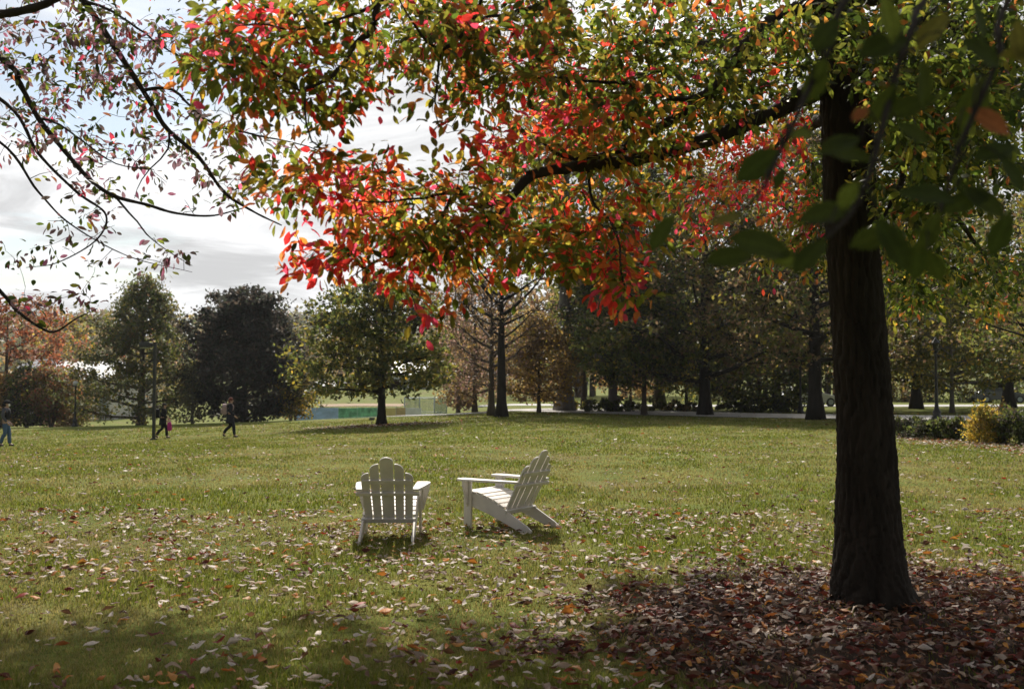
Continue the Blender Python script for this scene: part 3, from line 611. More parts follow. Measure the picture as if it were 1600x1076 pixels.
    # targets for twigs: crown in view
    blobs = [(560, 60, 210, 95, 110, 4.5, 6.2), (430, 70, 120, 85, 60, 4.4, 5.8), (400, 160, 80, 80, 40, 4.5, 5.8), (440, 280, 70, 50, 18, 4.6, 5.6), (690, 225, 100, 50, 14, 4.8, 5.8), (560, 180, 60, 40, 12, 4.8, 5.6), (330, 70, 60, 70, 22, 4.5, 5.6), (760, 60, 160, 75, 95, 4.8, 6.6), (860, 150, 170, 90, 105, 5.2, 7.4), (1080, 90, 190, 120, 190, 5.4, 8.2),
             (930, 260, 170, 90, 95, 5.6, 8.2), (1000, 180, 120, 80, 60, 5.5, 8.0), (660, 320, 130, 75, 85, 4.8, 6.6), (540, 260, 80, 70, 34, 4.7, 5.8), (500, 385, 75, 40, 24, 4.8, 5.6), (620, 400, 110, 38, 36, 4.8, 6.0),
             (780, 385, 130, 50, 62, 5.0, 7.0), (690, 490, 40, 15, 3, 4.9, 5.3), (640, 440, 80, 22, 9, 4.9, 5.5), (985, 450, 45, 45, 11, 4.9, 5.5), (960, 385, 85, 45, 26, 5.2, 6.6), (880, 395, 60, 35, 20, 5.2, 6.4),
             (1190, 265, 105, 75, 85, 8.6, 10.8), (1060, 340, 80, 50, 30, 8.0, 10.5), (1240, 400, 60, 60, 22, 7.6, 9.8), (1200, 130, 90, 110, 60, 6.4, 9.5), (1270, 330, 50, 70, 24, 7.8, 10),
             (1480, 100, 150, 130, 300, 5.0, 8.6), (1460, 270, 120, 90, 170, 6.0, 9.8), (1430, 400, 80, 90, 95, 7.5, 10.8), (1550, 430, 70, 90, 50, 7.5, 10.5), (1500, 180, 120, 140, 60, 4.6, 6.5), (1400, 460, 60, 50, 16, 9.0, 11), (1560, 190, 80, 120, 45, 6.0, 9.5), (1570, 430, 60, 60, 16, 9.5, 11.5),
             (1330, 60, 100, 80, 40, 5.8, 7.2),
             (1080, 60, 230, 80, 95, 9, 13), (1420, 130, 170, 120, 90, 8.8, 12.5), (760, 30, 190, 60, 55, 10, 13.5), (1000, 170, 170, 70, 55, 8.5, 11.5), (560, 20, 120, 45, 22, 10, 13)]
    holes = [(650, 222, 110, 30, .85), (560, 205, 45, 26, .6), (740, 190, 40, 34, .6), (455, 345, 32, 35, .8), (430, 200, 35, 30, .4), (1590, 330, 70, 70, .7), (1520, 300, 40, 40, .5), (930, 55, 30, 20, .5)]
    tg = region_points(blobs, holes, 1.35); pts = np.array([t[0] for t in tg])
    paths = grow(sk, pts, tw=tw)
    T, Rm, S, C = [], [], [], []
    for p_, (_, px, py, _m) in zip(paths, tg):
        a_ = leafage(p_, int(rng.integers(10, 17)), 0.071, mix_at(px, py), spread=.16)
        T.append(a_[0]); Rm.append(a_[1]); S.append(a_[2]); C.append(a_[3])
    # crown out of view, shifted and thinned to steer where sun and shade fall
    q = []
    while len(q) < 620:
        v = rng.normal(0, 1, 3); v = v/np.linalg.norm(v)*rng.uniform(.3, 1)**.5; c = np.array([GUM[0]-1.2, 8.2, 7.6])+v*np.array([6.6, 5.8, 3.9])
        px, py, dp = project(c)
        if c[2] < 4.2 or (c[0] < 1.6 and c[1]-1.07*c[2] > 8.0) or (-.4 < c[1]-1.066*c[2] < 4.2 and rng.random() < .75) or (dp > .3 and -60 < px < 1660 and -30 < py < 1100): continue
        q.append(c)
    nq = len(q)
    while len(q) < nq+520:  # unseen clusters added where their shadows fall on the near ground
        fx = rng.uniform(-5.5, 8); fy = rng.uniform(4.6, 7.1 if fx < .8 else 8.6); zz = rng.uniform(6.2, 9.6); c = np.array([fx-.112*zz, fy+1.066*zz, zz]); px, py, dp = project(c)
        if py > -25 and -60 < px < 1660: continue
        q.append(c)
    nq = len(q)
    while len(q) < nq+150:       # unseen clusters added towards the sun to shade the low branch
        zz = rng.uniform(5.0, 9.0); c = at(rng.uniform(1050, 1650), rng.uniform(-60, 440), 1.5); c = c+np.array(sunv)*(zz-c[2])/sunv[2]+rng.normal(0, .2, 3); px, py, dp = project(c)
        if py > -25: continue
        q.append(c)
    nq = len(q)
    while len(q) < nq+200:  # more unseen clusters added to shade the near grass at left
        fx = rng.uniform(-4.6, 1.6); fy = rng.uniform(4.7, 6.5); zz = rng.uniform(6.4, 9.6); c = np.array([fx-.112*zz, fy+1.066*zz, zz]); px, py, dp = project(c)
        if py > -20 and -60 < px < 1660: continue
        q.append(c)
    nq = len(q)
    while len(q) < nq+330:  # unseen clusters added to shade the leaf litter round the trunk
        fx = rng.uniform(.6, 7.5); fy = rng.uniform(4.8, 8.5); zz = rng.uniform(5.5, 10); c = np.array([fx-.112*zz, fy+1.066*zz, zz]); px, py, dp = project(c)
        if py > -20 and -60 < px < 1660: continue
        q.append(c)
    for p_ in grow(sk, np.array(q), tw=tw, radius=.004):
        a_ = leafage(p_, 15, 0.15, {'green': 1, 'olive': 1, 'yellow': .3, 'orange': .3, 'red': .3}, spread=.3)
        T.append(a_[0]); Rm.append(a_[1]); S.append(a_[2]); C.append(a_[3])
    tag(tw.obj('twigs', M_BARK, root), kind='stuff')
    return root, near_leaves, tuple(np.concatenate(x) for x in (T, Rm, S, C))
def hang_leaves(root, near_, rest, total=300):
    """the leaves that show largest become leaves of their own, the others one mass"""
    T, Rm, S, C = rest; px, py, dp = project(T)
    size = np.where((px > 0) & (px < 1600) & (py > 0) & (py < 1076) & (dp > .5), S[:, 1]/np.maximum(dp, .1), 0)
    k = total-(len(near_[0]) if near_ else 0); big = np.argsort(-size)[:k]; m = np.ones(len(T), bool); m[big] = False
    a = Acc(); a.copies(LEAF_V, LEAF_F, Rm[m], T[m], S[m], C[m]); tag(a.obj('foliage', M_LEAF, root), kind='stuff')
    sets = [(T[big], Rm[big], S[big], C[big])]+([near_] if near_ else [])
    pool = {}
    loc = np.array(root.location)
    for T_, R_, S_, C_ in sets:
        for i in range(len(T_)):
            key = tuple(np.round(C_[i]*14)/14)
            if key not in pool:
                b = Acc(); b.add(LEAF_V, LEAF_F, None, C_[i]); pool[key] = b.mesh('leaf', M_VEIN)
            o = bpy.data.objects.new('leaf', pool[key]); COL.objects.link(o); o.parent = root
            M = Matrix([[*(R_[i][r_]*S_[i]), T_[i][r_]-loc[r_]] for r_ in range(3)]+[[0, 0, 0, 1]])
            o.matrix_local = M
root_gum, near_gum, rest_gum = big_gum()
hang_leaves(root_gum, near_gum, rest_gum)

def left_gum():
    base = np.array([-8.6, 8.2, gz(-8.6, 8.2)])
    root = empty('overhanging_tree', tuple(base))
    tag(root, 'tree outside the frame whose thin dark branches droop across the sky at upper left', 'tree')
    sk = Skel()
    P = np.array([base+np.array([.05*math.sin(z), .04*math.cos(z*1.3), z]) for z in (-.1, .15, .5, 1.5, 3, 4.5, 6, 7.5, 9.5)]); r = np.array([.36, .30, .25, .22, .2, .17, .14, .1, .03])
    V, f = bark_trunk(P, r, 60, 120); a = Acc(); a.add(V, None, f); a.obj('trunk', M_BARK, root)
    tp = lambda z: base+np.array([0, 0, z])
    def Lm(z, rows, r0=.07):
        pts = [(*tp(z), r0)]+[(*at(a_, b_, c_), d_) for a_, b_, c_, d_ in rows]
        return limb(root, sk, None, world=pts)
    Lm(5.6, [(-150, -220, 7.4, .045), (60, -90, 7.1, .03), (130, 0, 7.0, .024), (180, 75, 6.95, .021), (235, 160, 6.9, .018), (260, 200, 6.9, .016), (310, 245, 6.85, .014), (350, 300, 6.8, .011), (395, 330, 6.8, .008), (440, 352, 6.75, .004)])
    Lm(4.8, [(-220, -60, 7.6, .04), (0, 90, 7.3, .024), (30, 130, 7.25, .021), (60, 185, 7.2, .019), (100, 235, 7.15, .017), (140, 280, 7.1, .015), (178, 306, 7.05, .014), (230, 320, 7.0, .011), (275, 333, 7.0, .009), (330, 337, 6.95, .007), (380, 325, 6.9, .004)])
    Lm(3.6, [(-260, 260, 7.9, .03), (-80, 380, 7.6, .02), (0, 455, 7.4, .014), (26, 485, 7.4, .012), (60, 510, 7.35, .010), (86, 518, 7.3, .008), (120, 497, 7.3, .005), (152, 482, 7.25, .003)])
    Lm(6.2, [(-200, -80, 7.0, .05), (-60, 20, 6.6, .036), (0, 22, 6.5, .03), (60, 10, 6.4, .026), (110, -12, 6.3, .02), (220, -60, 6.2, .012)])
    Lm(4.5, [(-200, 60, 7.8, .03), (0, 155, 7.5, .015), (60, 240, 7.4, .012), (120, 300, 7.35, .010), (165, 335, 7.3, .008), (150, 375, 7.3, .006), (90, 410, 7.25, .004), (40, 418, 7.2, .0025)])
    Lm(4.0, [(-240, 150, 8.2, .025), (-20, 210, 7.9, .013), (60, 300, 7.8, .009), (110, 350, 7.75, .006), (200, 400, 7.7, .004), (300, 425, 7.7, .002)])
    def sub(rows): limb(root, sk, rows)
    sub([(225, 140, 6.9, .012), (272, 140, 6.8, .010), (310, 180, 6.75, .009), (350, 202, 6.7, .008), (420, 215, 6.6, .006), (500, 236, 6.5, .003)])
    sub([(262, 203, 6.9, .008), (260, 235, 6.85, .006), (225, 275, 6.8, .004), (210, 310, 6.8, .002)])
    sub([(178, 306, 7.05, .008), (215, 350, 7.0, .006), (245, 380, 7.0, .004), (300, 415, 6.95, .002)])
    sub([(60, 185, 7.2, .009), (100, 200, 7.1, .007), (170, 250, 7.0, .005), (240, 265, 6.9, .003)])
    sub([(130, 0, 7.0, .012), (180, 20, 6.8, .009), (250, 70, 6.6, .006), (330, 110, 6.5, .003)])
    for k in range(9):
        z0 = 4+k*.6; az = k*2.4; b = tp(z0); d = np.array([math.cos(az), math.sin(az), .2])
        limb(root, sk, None, world=[(*b, .06), (*(b+d*1.2), .04), (*(b+d*2.6+np.array([0, 0, .2])), .01)])
    blobs = [(90, 60, 120, 80, 90, 6.3, 8.2), (150, 170, 120, 60, 62, 6.7, 8.2), (230, 90, 100, 80, 62, 6.3, 7.8), (200, 255, 110, 50, 34, 6.8, 8.0), (300, 200, 70, 50, 16, 6.6, 7.6), (330, 300, 70, 35, 16, 6.7, 7.4),
             (40, 220, 60, 80, 16, 7, 8.4), (120, 330, 80, 40, 14, 7, 8), (120, 395, 100, 30, 11, 7, 8), (255, 400, 70, 24, 9, 6.9, 7.6), (80, 480, 80, 40, 12, 7.1, 7.7), (380, 250, 70, 60, 14, 6.5, 7.2), (20, 400, 30, 30, 4, 7.3, 8)]
    tw = Acc(); tg = region_points(blobs, [(30, 320, 50, 40, .8), (420, 380, 60, 50, .9), (370, 180, 40, 30, .3)], 1.45); paths = grow(sk, np.array([t[0] for t in tg]), tw=tw, radius=.003)
    T, Rm, S, C = [], [], [], []
    def put(a_): T.append(a_[0]); Rm.append(a_[1]); S.append(a_[2]); C.append(a_[3])
    for p_, (_, px, py, _m) in zip(paths, tg):
        put(leafage(p_, int(rng.integers(7, 13)) if rng.random() < .72 else 3, 0.064, {'dusk': 1.6, 'deep': .7, 'olive': .25, 'green': .35, 'crimson': .08, 'rust': .15}))
    q = []
    while len(q) < 130:
        v = rng.normal(0, 1, 3); v = v/np.linalg.norm(v)*rng.uniform(.5, 1)**.5; c = base+np.array([0, 0, 6.8])+v*np.array([3.6, 3.6, 3.2])
        px, py, dp = project(c)
        if c[2] < 3 or (dp > .3 and px > -60 and py > -30): continue
        q.append(c)
    for p_ in grow(sk, np.array(q), tw=tw, radius=.004): put(leafage(p_, 14, 0.12, {'green': 1, 'olive': 1, 'crimson': .6, 'red': .3}, spread=.3))
    tag(tw.obj('twigs', M_BARK, root), kind='stuff')
    return root, tuple(np.concatenate(x) for x in (T, Rm, S, C))
root_left, rest_left = left_gum()
hang_leaves(root_left, None, rest_left)

# ------------------------------------------------------------------ the two garden chairs
def adirondack(loc, rz, label):
    root = empty('adirondack_chair', loc, rz)
    tag(root, label, 'chair', 'white wooden garden chairs on the lawn')
    for s in (-1, 1):
        x0 = s*0.272
        solid('side_rail', prism([(.37, .395), (.36, .255), (.05, .165), (-.40, -.005), (-.53, -.005), (-.525, .03), (-.46, .075), (-.16, .235), (.0, .315), (.2, .38)], x0-.0125, x0+.0125, 'x'), M_WHITE, root)
        xl = s*0.300
        solid('front_leg', prism([(.29, -.005), (.395, -.005), (.395, .53), (.29, .53)], xl-.0145, xl+.0145, 'x'), M_WHITE, root)
        solid('arm_bracket', prism([(s*.317, .529), (s*.405, .529), (s*.395, .46), (s*.34, .27), (s*.317, .24)], .325, .352, 'y'), M_WHITE, root)
        arm = [(s*.255, -.36), (s*.325, -.36), (s*.365, -.10), (s*.40, .20), (s*.415, .34), (s*.40, .42), (s*.37, .45), (s*.275, .45), (s*.255, .42)]
        solid('arm', prism(arm, .532, .558, 'z'), M_WHITE, root, bevel=.006)
    # seat slats on the sloping rails
    for k in range(7):
        y = .355-k*.078; z = np.interp(y, [-.16, 0, .2, .37], [.235, .315, .38, .395])+.002
        t = math.atan2(np.interp(y+.03, [-.16, 0, .2, .37], [.235, .315, .38, .395])-np.interp(y-.03, [-.16, 0, .2, .37], [.235, .315, .38, .395]), .06)
        M = Matrix.Translation((0, y, z)) @ Matrix.Rotation(t, 4, 'X')
        solid('seat_slat', prism([(-.284, -.032), (.284, -.032), (.284, .032), (-.284, .032)], 0, .021, 'z'), M_WHITE, root, M)
    # back: slats in a plane tilted backwards; local (x, h) with h along the slat
    tilt = R(29); B = Matrix.Translation((0, -.145, .205)) @ Matrix.Rotation(tilt, 4, 'X')
    # widths fan out slightly towards the top
    def slat(xb0, xb1, xt0, xt1, h, kind):
        pts = [(xb0, 0.0), (xb1, 0.0)]; w = xt1-xt0
        if kind == 'mid':
            r = w/2; cx = (xt0+xt1)/2; pts += [(cx+r*math.cos(a), h-r*.75+r*.75*math.sin(a)) for a in np.linspace(0, math.pi, 13)]
        elif kind == 'right':
            pts += [(xt0+w*math.cos(a), h-w*.85+w*.85*math.sin(a)) for a in np.linspace(0, math.pi/2, 9)]+[(xt0, h)]
        else:
            pts += [(xt1, h)]+[(xt1-w*math.cos(a), h-w*.85+w*.85*math.sin(a)) for a in np.linspace(math.pi/2, 0, 9)]
        q = []
        for p in pts:
            if not q or abs(p[0]-q[-1][0])+abs(p[1]-q[-1][1]) > 1e-5: q.append(p)
        vs, fs = prism(q, -.010, .010, 'y'); return vs, fs
    solid('back_slat', slat(-.061, .061, -.069, .069, .79, 'mid'), M_WHITE, root, B)
    for s, kd in ((1, 'right'), (-1, 'left')):
        for (b0, b1, t0, t1, h) in ((.073, .158, .083, .178, .71), (.170, .250, .190, .272, .60)):
            if s > 0: vf = slat(b0, b1, t0, t1, h, kd)
            else: vf = slat(-b1, -b0, -t1, -t0, h, kd)
            solid('back_slat', vf, M_WHITE, root, B)
    for (h, w, t, d) in ((.02, .292, .05, .032), (.355, .33, .036, .03), (.500, .255, .05, .022)):
        solid('back_rail', prism([(-w, h-t/2), (w, h-t/2), (w, h+t/2), (-w, h+t/2)], -.0115-d, -.0115, 'y'), M_WHITE, root, B)
    return root
adirondack((-1.31, 10.80, gz(-1.31, 10.8)), R(1.5), 'white wooden slatted garden chair seen from behind, facing straight away across the lawn')
adirondack((-0.05, 11.50, gz(-.07, 11.5)), R(54), 'white wooden slatted garden chair turned sideways, nearer the big tree trunk')

# ------------------------------------------------------------------ trees of the park
QUAD_V = np.array([[-.32, 0, 0], [0, -.5, .06], [.32, 0, 0], [0, .55, .08]], float); QUAD_F = np.array([[0, 1, 2], [0, 2, 3]])
TP = {
    'green':  [(.060, .078, .018), (.046, .062, .016), (.072, .086, .020), (.085, .090, .024)],
    'grey':   [(.085, .085, .045), (.070, .078, .040), (.10, .095, .05), (.11, .085, .035)],
    'dark':   [(.030, .030, .024), (.040, .034, .028), (.032, .038, .024), (.050, .038, .028)],
    'russet': [(.20, .060, .030), (.16, .055, .03), (.24, .085, .035), (.13, .06, .03)],
    'tan':    [(.24, .16, .05), (.20, .13, .045), (.29, .19, .05), (.16, .11, .04)],
    'brown':  [(.155, .105, .054), (.13, .088, .048), (.115, .098, .046), (.19, .115, .06)],
    'olive':  [(.115, .112, .024), (.145, .125, .026), (.088, .096, .021), (.17, .138, .028)],
    'gold':   [(.30, .22, .03), (.24, .19, .03), (.36, .23, .03)],
    'pink':   [(.22, .13, .11), (.19, .12, .10), (.25, .15, .12)],
}
def tree_colours(mixes, clump, n):
    """leaf colours; a clump leans towards one palette"""
    ks = list(mixes); w = np.array([mixes[k] for k in ks], float); w /= w.sum(); nc = int(clump.max())+1
    main = rng.choice(len(ks), nc, p=w); own = rng.choice(len(ks), n, p=w); pick = np.where(rng.random(n) < .55, main[clump], own)
    flat = np.zeros((n, 3))
    for k in range(len(ks)):
        m = pick == k; p = np.array(TP[ks[k]]); flat[m] = p[rng.integers(len(p), size=int(m.sum()))]
    return flat*rng.uniform(.8, 1.2, nc)[clump][:, None]*rng.uniform(.75, 1.25, (n, 1))
ENV = {'pyramid': lambda s: (1-s)**.58*np.clip(s*6+.55, 0, 1), 'round': lambda s: np.sqrt(np.clip(1-(2*s-1)**2, 0, 1))**.8, 'cone': lambda s: (1-s)**.75*np.clip(s*6+.35, 0, 1),
       'egg': lambda s: np.clip(s*4.5+.35, 0, 1)*np.sqrt(np.clip(1-s**2.0, 0, 1)), 'spread': lambda s: np.clip(s*3+.55, 0, 1)*np.sqrt(np.clip(1-s**2.6, 0, 1)),
       'vase': lambda s: (.25+.75*np.clip(s*1.8, 0, 1))*np.sqrt(np.clip(1-s**4, 0, 1))}
def make_tree(name, label, x, y, H, W, cb, shape, mixes, nleaf=7000, ls=0.2, tr=0.2, bark=None, seed=1, nl=18, clump=.42, group=None, droop=0.0, rise=.45, stems=1, hollow=.45, wood=1.0, cat='tree', drop=0.0, flat=1.0):
    global rng
    keep = rng; rng = np.random.default_rng(seed); bark = bark or M_BARKB
    W *= 1.2; nleaf = int(nleaf*1.4); ls *= 1.12
    z0 = gz(x, y)-drop; base = np.array([x, y, z0]); root = empty(name, tuple(base)); tag(root, label, cat, group)
    lump = lambda a_, s_: 1+.17*np.sin(3*a_+seed*1.7+s_*4)+.13*np.sin(5*a_-s_*9+seed)
    tk = Acc(); env = ENV[shape]; zb = cb*H; tips = []
    leaders = []
    for k in range(stems):
        a = k*2*math.pi/max(stems, 1)+seed; sp = 0 if stems == 1 else W*.20
        n = 12; t = np.linspace(0, 1, n)
        wob = np.cumsum(rng.normal(0, .012*H/4, (n, 2)), axis=0)*t[:, None]*.6
        Pt = np.stack([math.cos(a)*sp*t**.8+wob[:, 0], math.sin(a)*sp*t**.8+wob[:, 1], t*H*.93-.1], -1)+base
        rr = tr*(1 if stems == 1 else .5)*((1-t)**.75*.95+.03)*(1+.55*np.exp(-t*H/.35)); tk.tube(Pt, rr, 9); leaders.append((Pt, rr))
    for k in range(nl):
        Pt, rr = leaders[k % stems]; s = (k+.5)/nl; zz = zb*.92+s*(H*.9-zb)
        f = np.interp(zz+z0, Pt[:, 2], np.arange(len(Pt))); i = min(int(f), len(Pt)-2); st = Pt[i]+(Pt[i+1]-Pt[i])*(f-i); r0 = np.interp(f, np.arange(len(Pt)), rr)
        az = k*2.39996+seed+rng.normal(0, .3); se = min(.97, s+.12*(1-s)); ln = max(.25, W/2*float(env(np.array(se)))*rng.uniform(.72, 1.0)*lump(az, s))
        d = np.array([math.cos(az), math.sin(az)*flat, 0]); ri = (rise-droop)*(.4+.9*s)
        t = np.linspace(0, 1, 6)[:, None]; P = st+d*ln*t+np.array([0, 0, 1])*(ri*ln*t**(1.3)-droop*ln*.35*t**2)+np.cumsum(rng.normal(0, .03*ln, (6, 3)), axis=0)*t
        tk.tube(P, np.linspace(min(r0*.6, .03+ln*.022), .012, 6)*wood, 6, cap=False); tips += [P[j] for j in (3, 4, 5)]
        for q in range(5):
            u = rng.uniform(.25, .98); b = P[int(u*5)]; az2 = az+rng.choice([-1, 1])*rng.uniform(.4, 1.2); l2 = ln*rng.uniform(.25, .5)
            d2 = np.array([math.cos(az2), math.sin(az2)*flat, rng.uniform(-.1, .6)-droop]); t3 = np.linspace(0, 1, 4)[:, None]
            P2 = b+d2*l2*t3+rng.normal(0, .03*l2, (4, 3))*t3; tk.tube(P2, np.linspace(.014+l2*.008, .006, 4)*wood, 4, cap=False); tips += [P2[2], P2[3]]
            if wood > 1.05:
                for q2 in range(4):
                    b3 = P2[rng.integers(1, 4)]; d3 = unit(rng.normal(0, 1, 3)+d2+np.array([0, 0, .7])); P3 = b3+d3*l2*.6*np.linspace(0, 1, 3)[:, None]; tk.tube(P3, np.array([.010, .008, .005]), 3, cap=False); tips.append(P3[2])
    tk.obj('trunk', bark, root)
    tips = np.array(tips)
    # extra clumps through the outer part of the crown
    m = max(20, int(len(tips)*.8)); s = rng.beta(1.25, 1.25, m); a = rng.uniform(0, 2*math.pi, m); rad = W/2*env(s)*np.sqrt(rng.uniform(hollow**2, 1, m))*.95*lump(a, s)
    ex = base+np.stack([rad*np.cos(a), rad*np.sin(a)*flat, zb+s*(H-zb)], -1)
    cl = np.vstack([tips, ex]); cl = cl[rng.permutation(len(cl))]
    k = rng.integers(0, len(cl), nleaf); cs = clump*rng.uniform(.6, 1.3, len(cl))
    T = cl[k]+rng.normal(0, 1, (nleaf, 3))*cs[k][:, None]*np.array([1, 1, .75])*.6
    T[:, 2] = np.maximum(T[:, 2], ground(T[:, 0], T[:, 1])+.15)
    ax = unit(rng.normal(0, 1, (nleaf, 3))+np.array([0, 0, -.3-droop])); up = unit(rng.normal(0, .8, (nleaf, 3))+np.array([0, 0, .6]))
    cr = Acc(); cr.copies(QUAD_V, QUAD_F, frames(ax, up), T, ls*rng.uniform(.55, 1.35, nleaf), tree_colours(mixes, k, nleaf))
    cr.obj('crown', M_FAR, root)
    rng = keep; return root
def tp(px, Y): b = base_at(px, Y); return b[0], b[1]
def Wm(pxw, Y): return pxw*Y/1556.0
T_ = make_tree
# left edge of the lawn
T_('russet_tree', 'russet leaved tree cut by the left edge behind the walker in jeans', *tp(10, 70), 9.2, Wm(210, 70), .10, 'round', {'russet': 1, 'brown': .3, 'pink': .2}, 9000, .2, .2, seed=11)
T_('dark_evergreen', 'dark green conical bush tucked under the russet tree', *tp(44, 66), 4.2, Wm(70, 66), .02, 'egg', {'green': 1, 'dark': .5}, 3600, .18, .1, seed=12)
T_('golden_bush', 'small yellow-brown bush at the left edge behind the walker in jeans', *tp(6, 67), 3.6, Wm(60, 67), .05, 'round', {'tan': 1, 'brown': .6}, 2600, .18, .1, seed=13)
T_('small_maple', 'small reddish-brown round tree with many stems rising from one base', *tp(82, 66), 3.9, Wm(82, 66), .16, 'vase', {'brown': 1, 'russet': .5, 'olive': .5}, 5200, .15, .12, seed=14, stems=6, nl=24)
T_('dusky_shrub', 'low brown-green shrub beside the globe lamp post', *tp(118, 69), 3.0, Wm(60, 69), .03, 'round', {'brown': 1, 'olive': .8}, 2600, .17, .08, seed=15)
T_('linden_tree', 'broad conical grey-green tree behind the tall lamp pole', *tp(222, 66), 9.9, Wm(195, 66), .035, 'pyramid', {'grey': 1.2, 'green': .8, 'olive': .5, 'brown': .15}, 15000, .2, .26, seed=16, nl=34, clump=.5)
T_('weeping_conifer', 'thin grey weeping conifer between the conical tree and the dark tree', *tp(302, 63.5), 3.9, Wm(40, 64), .05, 'cone', {'grey': 1}, 1300, .13, .08, bark=M_BARKG, seed=17, droop=.5)
T_('copper_beech', 'nearly black round tree beside the conical grey-green tree', *tp(383, 66), 8.8, Wm(178, 66), .01, 'egg', {'dark': 1}, 21000, .24, .24, seed=18, nl=34, clump=.5, rise=.75)
T_('golden_sapling', 'small yellow-green sapling at the right foot of the dark round tree', *tp(462, 65), 3.2, Wm(50, 65), .1, 'round', {'olive': 1, 'gold': .5, 'tan': .4}, 1400, .17, .06, seed=19)
# the tree standing on the lawn
b = hit(596, 664)
T_('cherry_tree', 'spreading olive-green tree with hanging leaves standing alone on the lawn beyond the chairs', b[0], b[1], Wm(232, b[1]), Wm(212, b[1]), .20, 'spread', {'olive': 1.2, 'green': 1.0, 'dark': .25, 'gold': .07}, 10500, .2, .21, bark=M_BARK, seed=20, nl=26, droop=.12, clump=.42)
# behind it, to the right
T_('bare_maple', 'dark bare-limbed tree with forked trunk standing right of the lawn tree', *tp(784, 51), 10.5, Wm(250, 51), .42, 'vase', {'brown': 1, 'russet': .2}, 700, .15, .27, bark=M_BARK, seed=21, nl=20, wood=1.25, rise=.9)
T_('bare_maple', 'slimmer bare brown tree directly behind the forked dark trunk', *tp(768, 54), 8.0, Wm(190, 54), .2, 'vase', {'brown': 1, 'pink': .4}, 1500, .14, .2, bark=M_BARKB, seed=22, nl=22, wood=1.2, rise=.8)
T_('brown_hornbeam', 'round brown twiggy tree with thinning leaves behind the bare trunks', *tp(742, 64), 8.6, Wm(105, 64), .1, 'round', {'brown': 1.2, 'pink': .6, 'tan': .3}, 5200, .17, .16, seed=23, nl=26, wood=1.2, rise=.7)
T_('tan_beech', 'tan and golden young tree with thin trunk between the bare tree and the grey trunk', *tp(842, 58), 5.6, Wm(105, 58), .12, 'egg', {'tan': 1.2, 'brown': .7, 'gold': .25}, 7000, .17, .12, seed=24, nl=26)
T_('tulip_tree', 'very tall tree with straight pale grey trunk, the thickest of the far trunks', *tp(882, 62), 21, Wm(260, 62), .45, 'egg', {'green': 1, 'olive': .6, 'brown': .4}, 9000, .26, .52, bark=M_BARKG, seed=25, nl=26, clump=.7)
T_('holly_oak', 'dark green tree whose low crown hangs right of the pale grey trunk', *tp(958, 60), 11.5, Wm(170, 60), .2, 'egg', {'green': 1.3, 'dark': .7, 'olive': .3}, 14000, .22, .28, seed=26, nl=32, clump=.55, bark=M_BARKG)
T_('young_maple', 'dark green tree with a thin straight trunk in front of the hedge', *tp(1006, 53.5), 7.6, Wm(190, 53.5), .2, 'egg', {'green': 1.2, 'olive': .7, 'dark': .4, 'gold': .08}, 9000, .19, .15, seed=27, nl=26)
T_('pin_oak', 'brown and olive oak with stout black trunk at the start of the path', *tp(1101, 53), 13.5, Wm(330, 53), .13, 'egg', {'brown': 1.1, 'olive': .9, 'green': .7, 'dark': .4}, 17000, .21, .33, bark=M_BARK, seed=28, nl=34, clump=.5)
T_('pin_oak', 'stout dark oak with flared base, closest to the path beside the big trunk', *tp(1273, 46.5), 14.5, Wm(330, 47), .17, 'egg', {'brown': 1.2, 'olive': .8, 'green': .5, 'dark': .3}, 15000, .2, .34, bark=M_BARK, seed=29, nl=34, clump=.5)
T_('thicket_yew', 'dark evergreen bush behind the path between the two stout oaks', *tp(1185, 60), 3.9, Wm(190, 60), .02, 'round', {'green': 1.2, 'olive': .5, 'dark': .5}, 7000, .2, .1, seed=30)
T_('grey_elm', 'grey trunk half hidden in the dark evergreen bush', *tp(1214, 62), 11, Wm(200, 62), .25, 'egg', {'olive': 1, 'brown': .6, 'green': .6}, 7000, .24, .24, bark=M_BARKG, seed=31)
T_('park_oak', 'dark trunked tree just right of the big trunk beyond the path', *tp(1430, 67), 13.5, Wm(280, 67), .10, 'egg', {'olive': 1, 'green': .9, 'brown': .4, 'gold': .12}, 10000, .24, .36, bark=M_BARK, seed=32, nl=30, clump=.55)
T_('slender_elm', 'slender grey-trunked yellowing tree right of the black lamp post', *tp(1486, 57), 8.5, Wm(220, 57), .14, 'egg', {'olive': 1, 'gold': .35, 'green': .7}, 8000, .2, .13, bark=M_BARKG, seed=33, nl=28)
T_('shade_oak', 'dark tree with black trunk at the far right beyond the golden shrub', *tp(1574, 70), 15, Wm(330, 70), .10, 'egg', {'green': 1, 'olive': .8, 'dark': .5, 'brown': .5}, 12000, .25, .4, bark=M_BARK, seed=34, nl=32, clump=.6)
T_('beech_tree', 'tree outside the right edge whose dark boughs reach in above the shrub bed', *tp(1740, 40), 12.5, Wm(480, 40), .17, 'spread', {'olive': 1, 'green': .8, 'brown': .7}, 15000, .18, .35, bark=M_BARK, seed=35, nl=30, clump=.5)
T_('park_oak', 'brownish oak standing behind the stout oak with the flared base', *tp(1330, 63), 15.5, Wm(300, 63), .12, 'egg', {'brown': 1, 'olive': .9, 'green': .5}, 11000, .25, .38, bark=M_BARK, seed=36, nl=30, clump=.6)
T_('holly_oak', 'tall dark green tree rising between the grey trunk and the stout black trunk', *tp(1030, 68), 17.5, Wm(250, 68), .15, 'egg', {'green': 1.2, 'dark': .6, 'olive': .4}, 13000, .26, .36, seed=37, nl=32, clump=.65)
